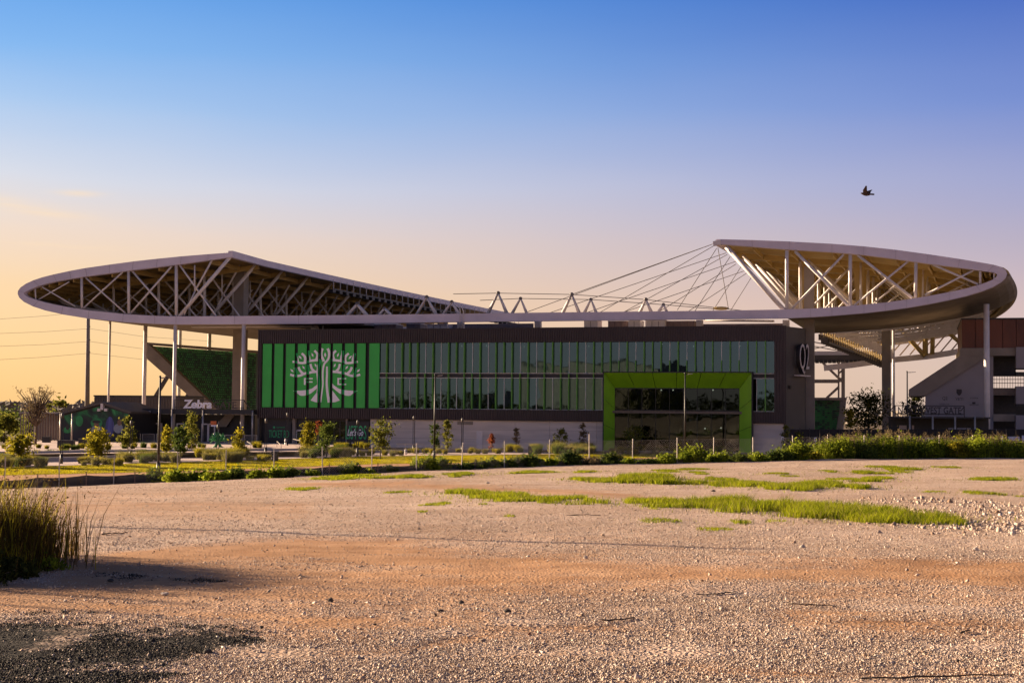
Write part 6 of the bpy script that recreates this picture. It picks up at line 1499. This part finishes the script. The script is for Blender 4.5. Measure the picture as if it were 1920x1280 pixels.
# ================================================================ POWER LINE, BIRD, THINGS OUTSIDE THE FRAME
b_ = PVS(163.2, 800, 70); b_.z = -.3; t_ = PVS(165.5, 560, 70)
pp = thing('power_pole', 'tapered grey steel power pole behind the left end of the roof', 'power pole', b_)
part('pole', MB().tube([b_, t_], [.52,.34], 12), M['concrete_dark'], pp, smooth=True)
for y in (613, 638, 661): part('insulator', MB().tube([PVS(165.5,y,70), PVS(169,y-1,70)], .10, 6), M['smooth'], pp)
for i, (yl, yp, yr) in enumerate(((598,584,600),(625,616,640),(649,640,662),(674,662,680))):
    P_ = [PVS(-120, yl+4, 40), PVS(0, yl, 55), PVS(80, (yl+yp)/2+1.5, 63), PVS(168, yp, 70), PVS(270, (yp+yr)/2+3, 90), PVS(400, yr, 120)]
    solo('power_line', MB().tube(P_, .035, 4), M['cable'], ['topmost thin power line at the left', 'second thin power line from the top at the left', 'third thin power line from the top at the left', 'lowest thin power line at the left'][i], 'power line', P_[0], 'power lines at the left')
bm = bmesh.new()
def bird():
    mb = MB()
    mb.tube([(-.20,0,.015),(-.185,0,.018),(-.165,0,.02),(-.14,0,.012),(-.08,0,-.01),(0,0,-.022),(.08,0,-.02),(.14,0,-.012),(.22,0,-.015),(.27,0,-.018)], [.003,.012,.028,.034,.048,.058,.046,.028,.030,.026], 10)
    def wing(root, mid, tip, chord):
        r0, r1 = Vector(root)+Vector((-chord*.45,0,0)), Vector(root)+Vector((chord*.6,0,0)); m0, m1 = Vector(mid)+Vector((-chord*.38,0,0)), Vector(mid)+Vector((chord*.5,0,0)); t0, t1 = Vector(tip)+Vector((-.01,0,0)), Vector(tip)+Vector((.03,0,-.01))
        th = Vector((0,.008,0)); mb.hexa([r0,r1,r1+th,r0+th,m0,m1,m1+th,m0+th]); mb.hexa([m0,m1,m1+th,m0+th,t0,t1,t1+th,t0+th])
    wing((-.05,-.03,.0),(-.075,-.08,.12),(-.045,-.14,.26), .16); wing((.03,.03,0),(.10,.12,.11),(.25,.26,.185), .18)
    return mb
c = PY(1624.5, 363.5, 62); mb = bird(); mb.v = [c+v*1.28 for v in mb.v]
solo('bird', mb, M['skin_dark'], 'dark bird in flight with raised wings in the right sky', 'bird', c)
# what stands to the left, outside the frame, and throws the long shadows across the lot
SH = Vector((math.cos(SUN_AZ), -math.sin(SUN_AZ), 0)); TL = 1/math.tan(SUN_EL)
def shade_pole(tipx, tipy, H, r, label):
    tip = on_lot(tipx, tipy); b = tip - SH*(H*TL*.93); b.z = float(lot_z(b.x, b.y)); H2 = H
    solo('wooden_pole', MB().tube([b, b+Vector((0,0,H2))], [r*1.2, r], 8), M['wood'], label, 'pole', b)
shade_pole(1620, 1032, 8.5, .11, 'wooden pole standing left of the lot that throws the long shadow'); shade_pole(440, 1138, 5.0, .05, 'thin pole standing left of the lot near the grass clump'); shade_pole(330, 1158, 4.6, .05, 'second thin pole standing left of the lot')
# buildings and trees behind the camera, seen only in the glass
def back_building(x0, x1, Y, h, m, label):
    t = thing('warehouse', label, 'building', ((x0+x1)/2, Y, -.3)); part('wall', MB().box((x0,Y-30,-.3), (x1,Y,h)), M[m], t); part('roof_edge', MB().box((x0-.3,Y-30.3,h), (x1+.3,Y+.3,h+.5)), M['black'], t)
    for i in range(int((x1-x0)/9)):
        x = x0+4+i*9; part('dock_door', MB().box((x,Y+.01,0), (x+4,Y+.1,5)), M['smooth'], t)
back_building(-205, -150, -150, 24, 'concrete_dark', 'pale warehouse across the road mirrored in the lobby glass'); back_building(-110, -78, -170, 10, 'wallgrey', 'low grey warehouse mirrored in the lower windows'); back_building(-330, -240, -160, 11, 'wallgrey', 'long low warehouse mirrored in the right windows')
g = np.random.default_rng(123); n = 22000; Xf = g.uniform(-420, 120, n); Yf = g.uniform(-140, -115, n); hh = (7+11*fbm(Xf*.035, Xf*0+2, 3, 3))*np.where((Xf > -215) & (Xf < -150), .45, 1); Zf = hh*g.random(n)**.8
V, F_ = leaf_quads(np.stack([Xf, Yf, Zf-.3], 1), .8, g); o = link('roadside_wood', np_mesh('roadside_wood', V, F_), M['leaf_dark'], None, 'stuff'); o['label'] = 'belt of dark trees mirrored in the glass'; o['category'] = 'wood'
bm.free()
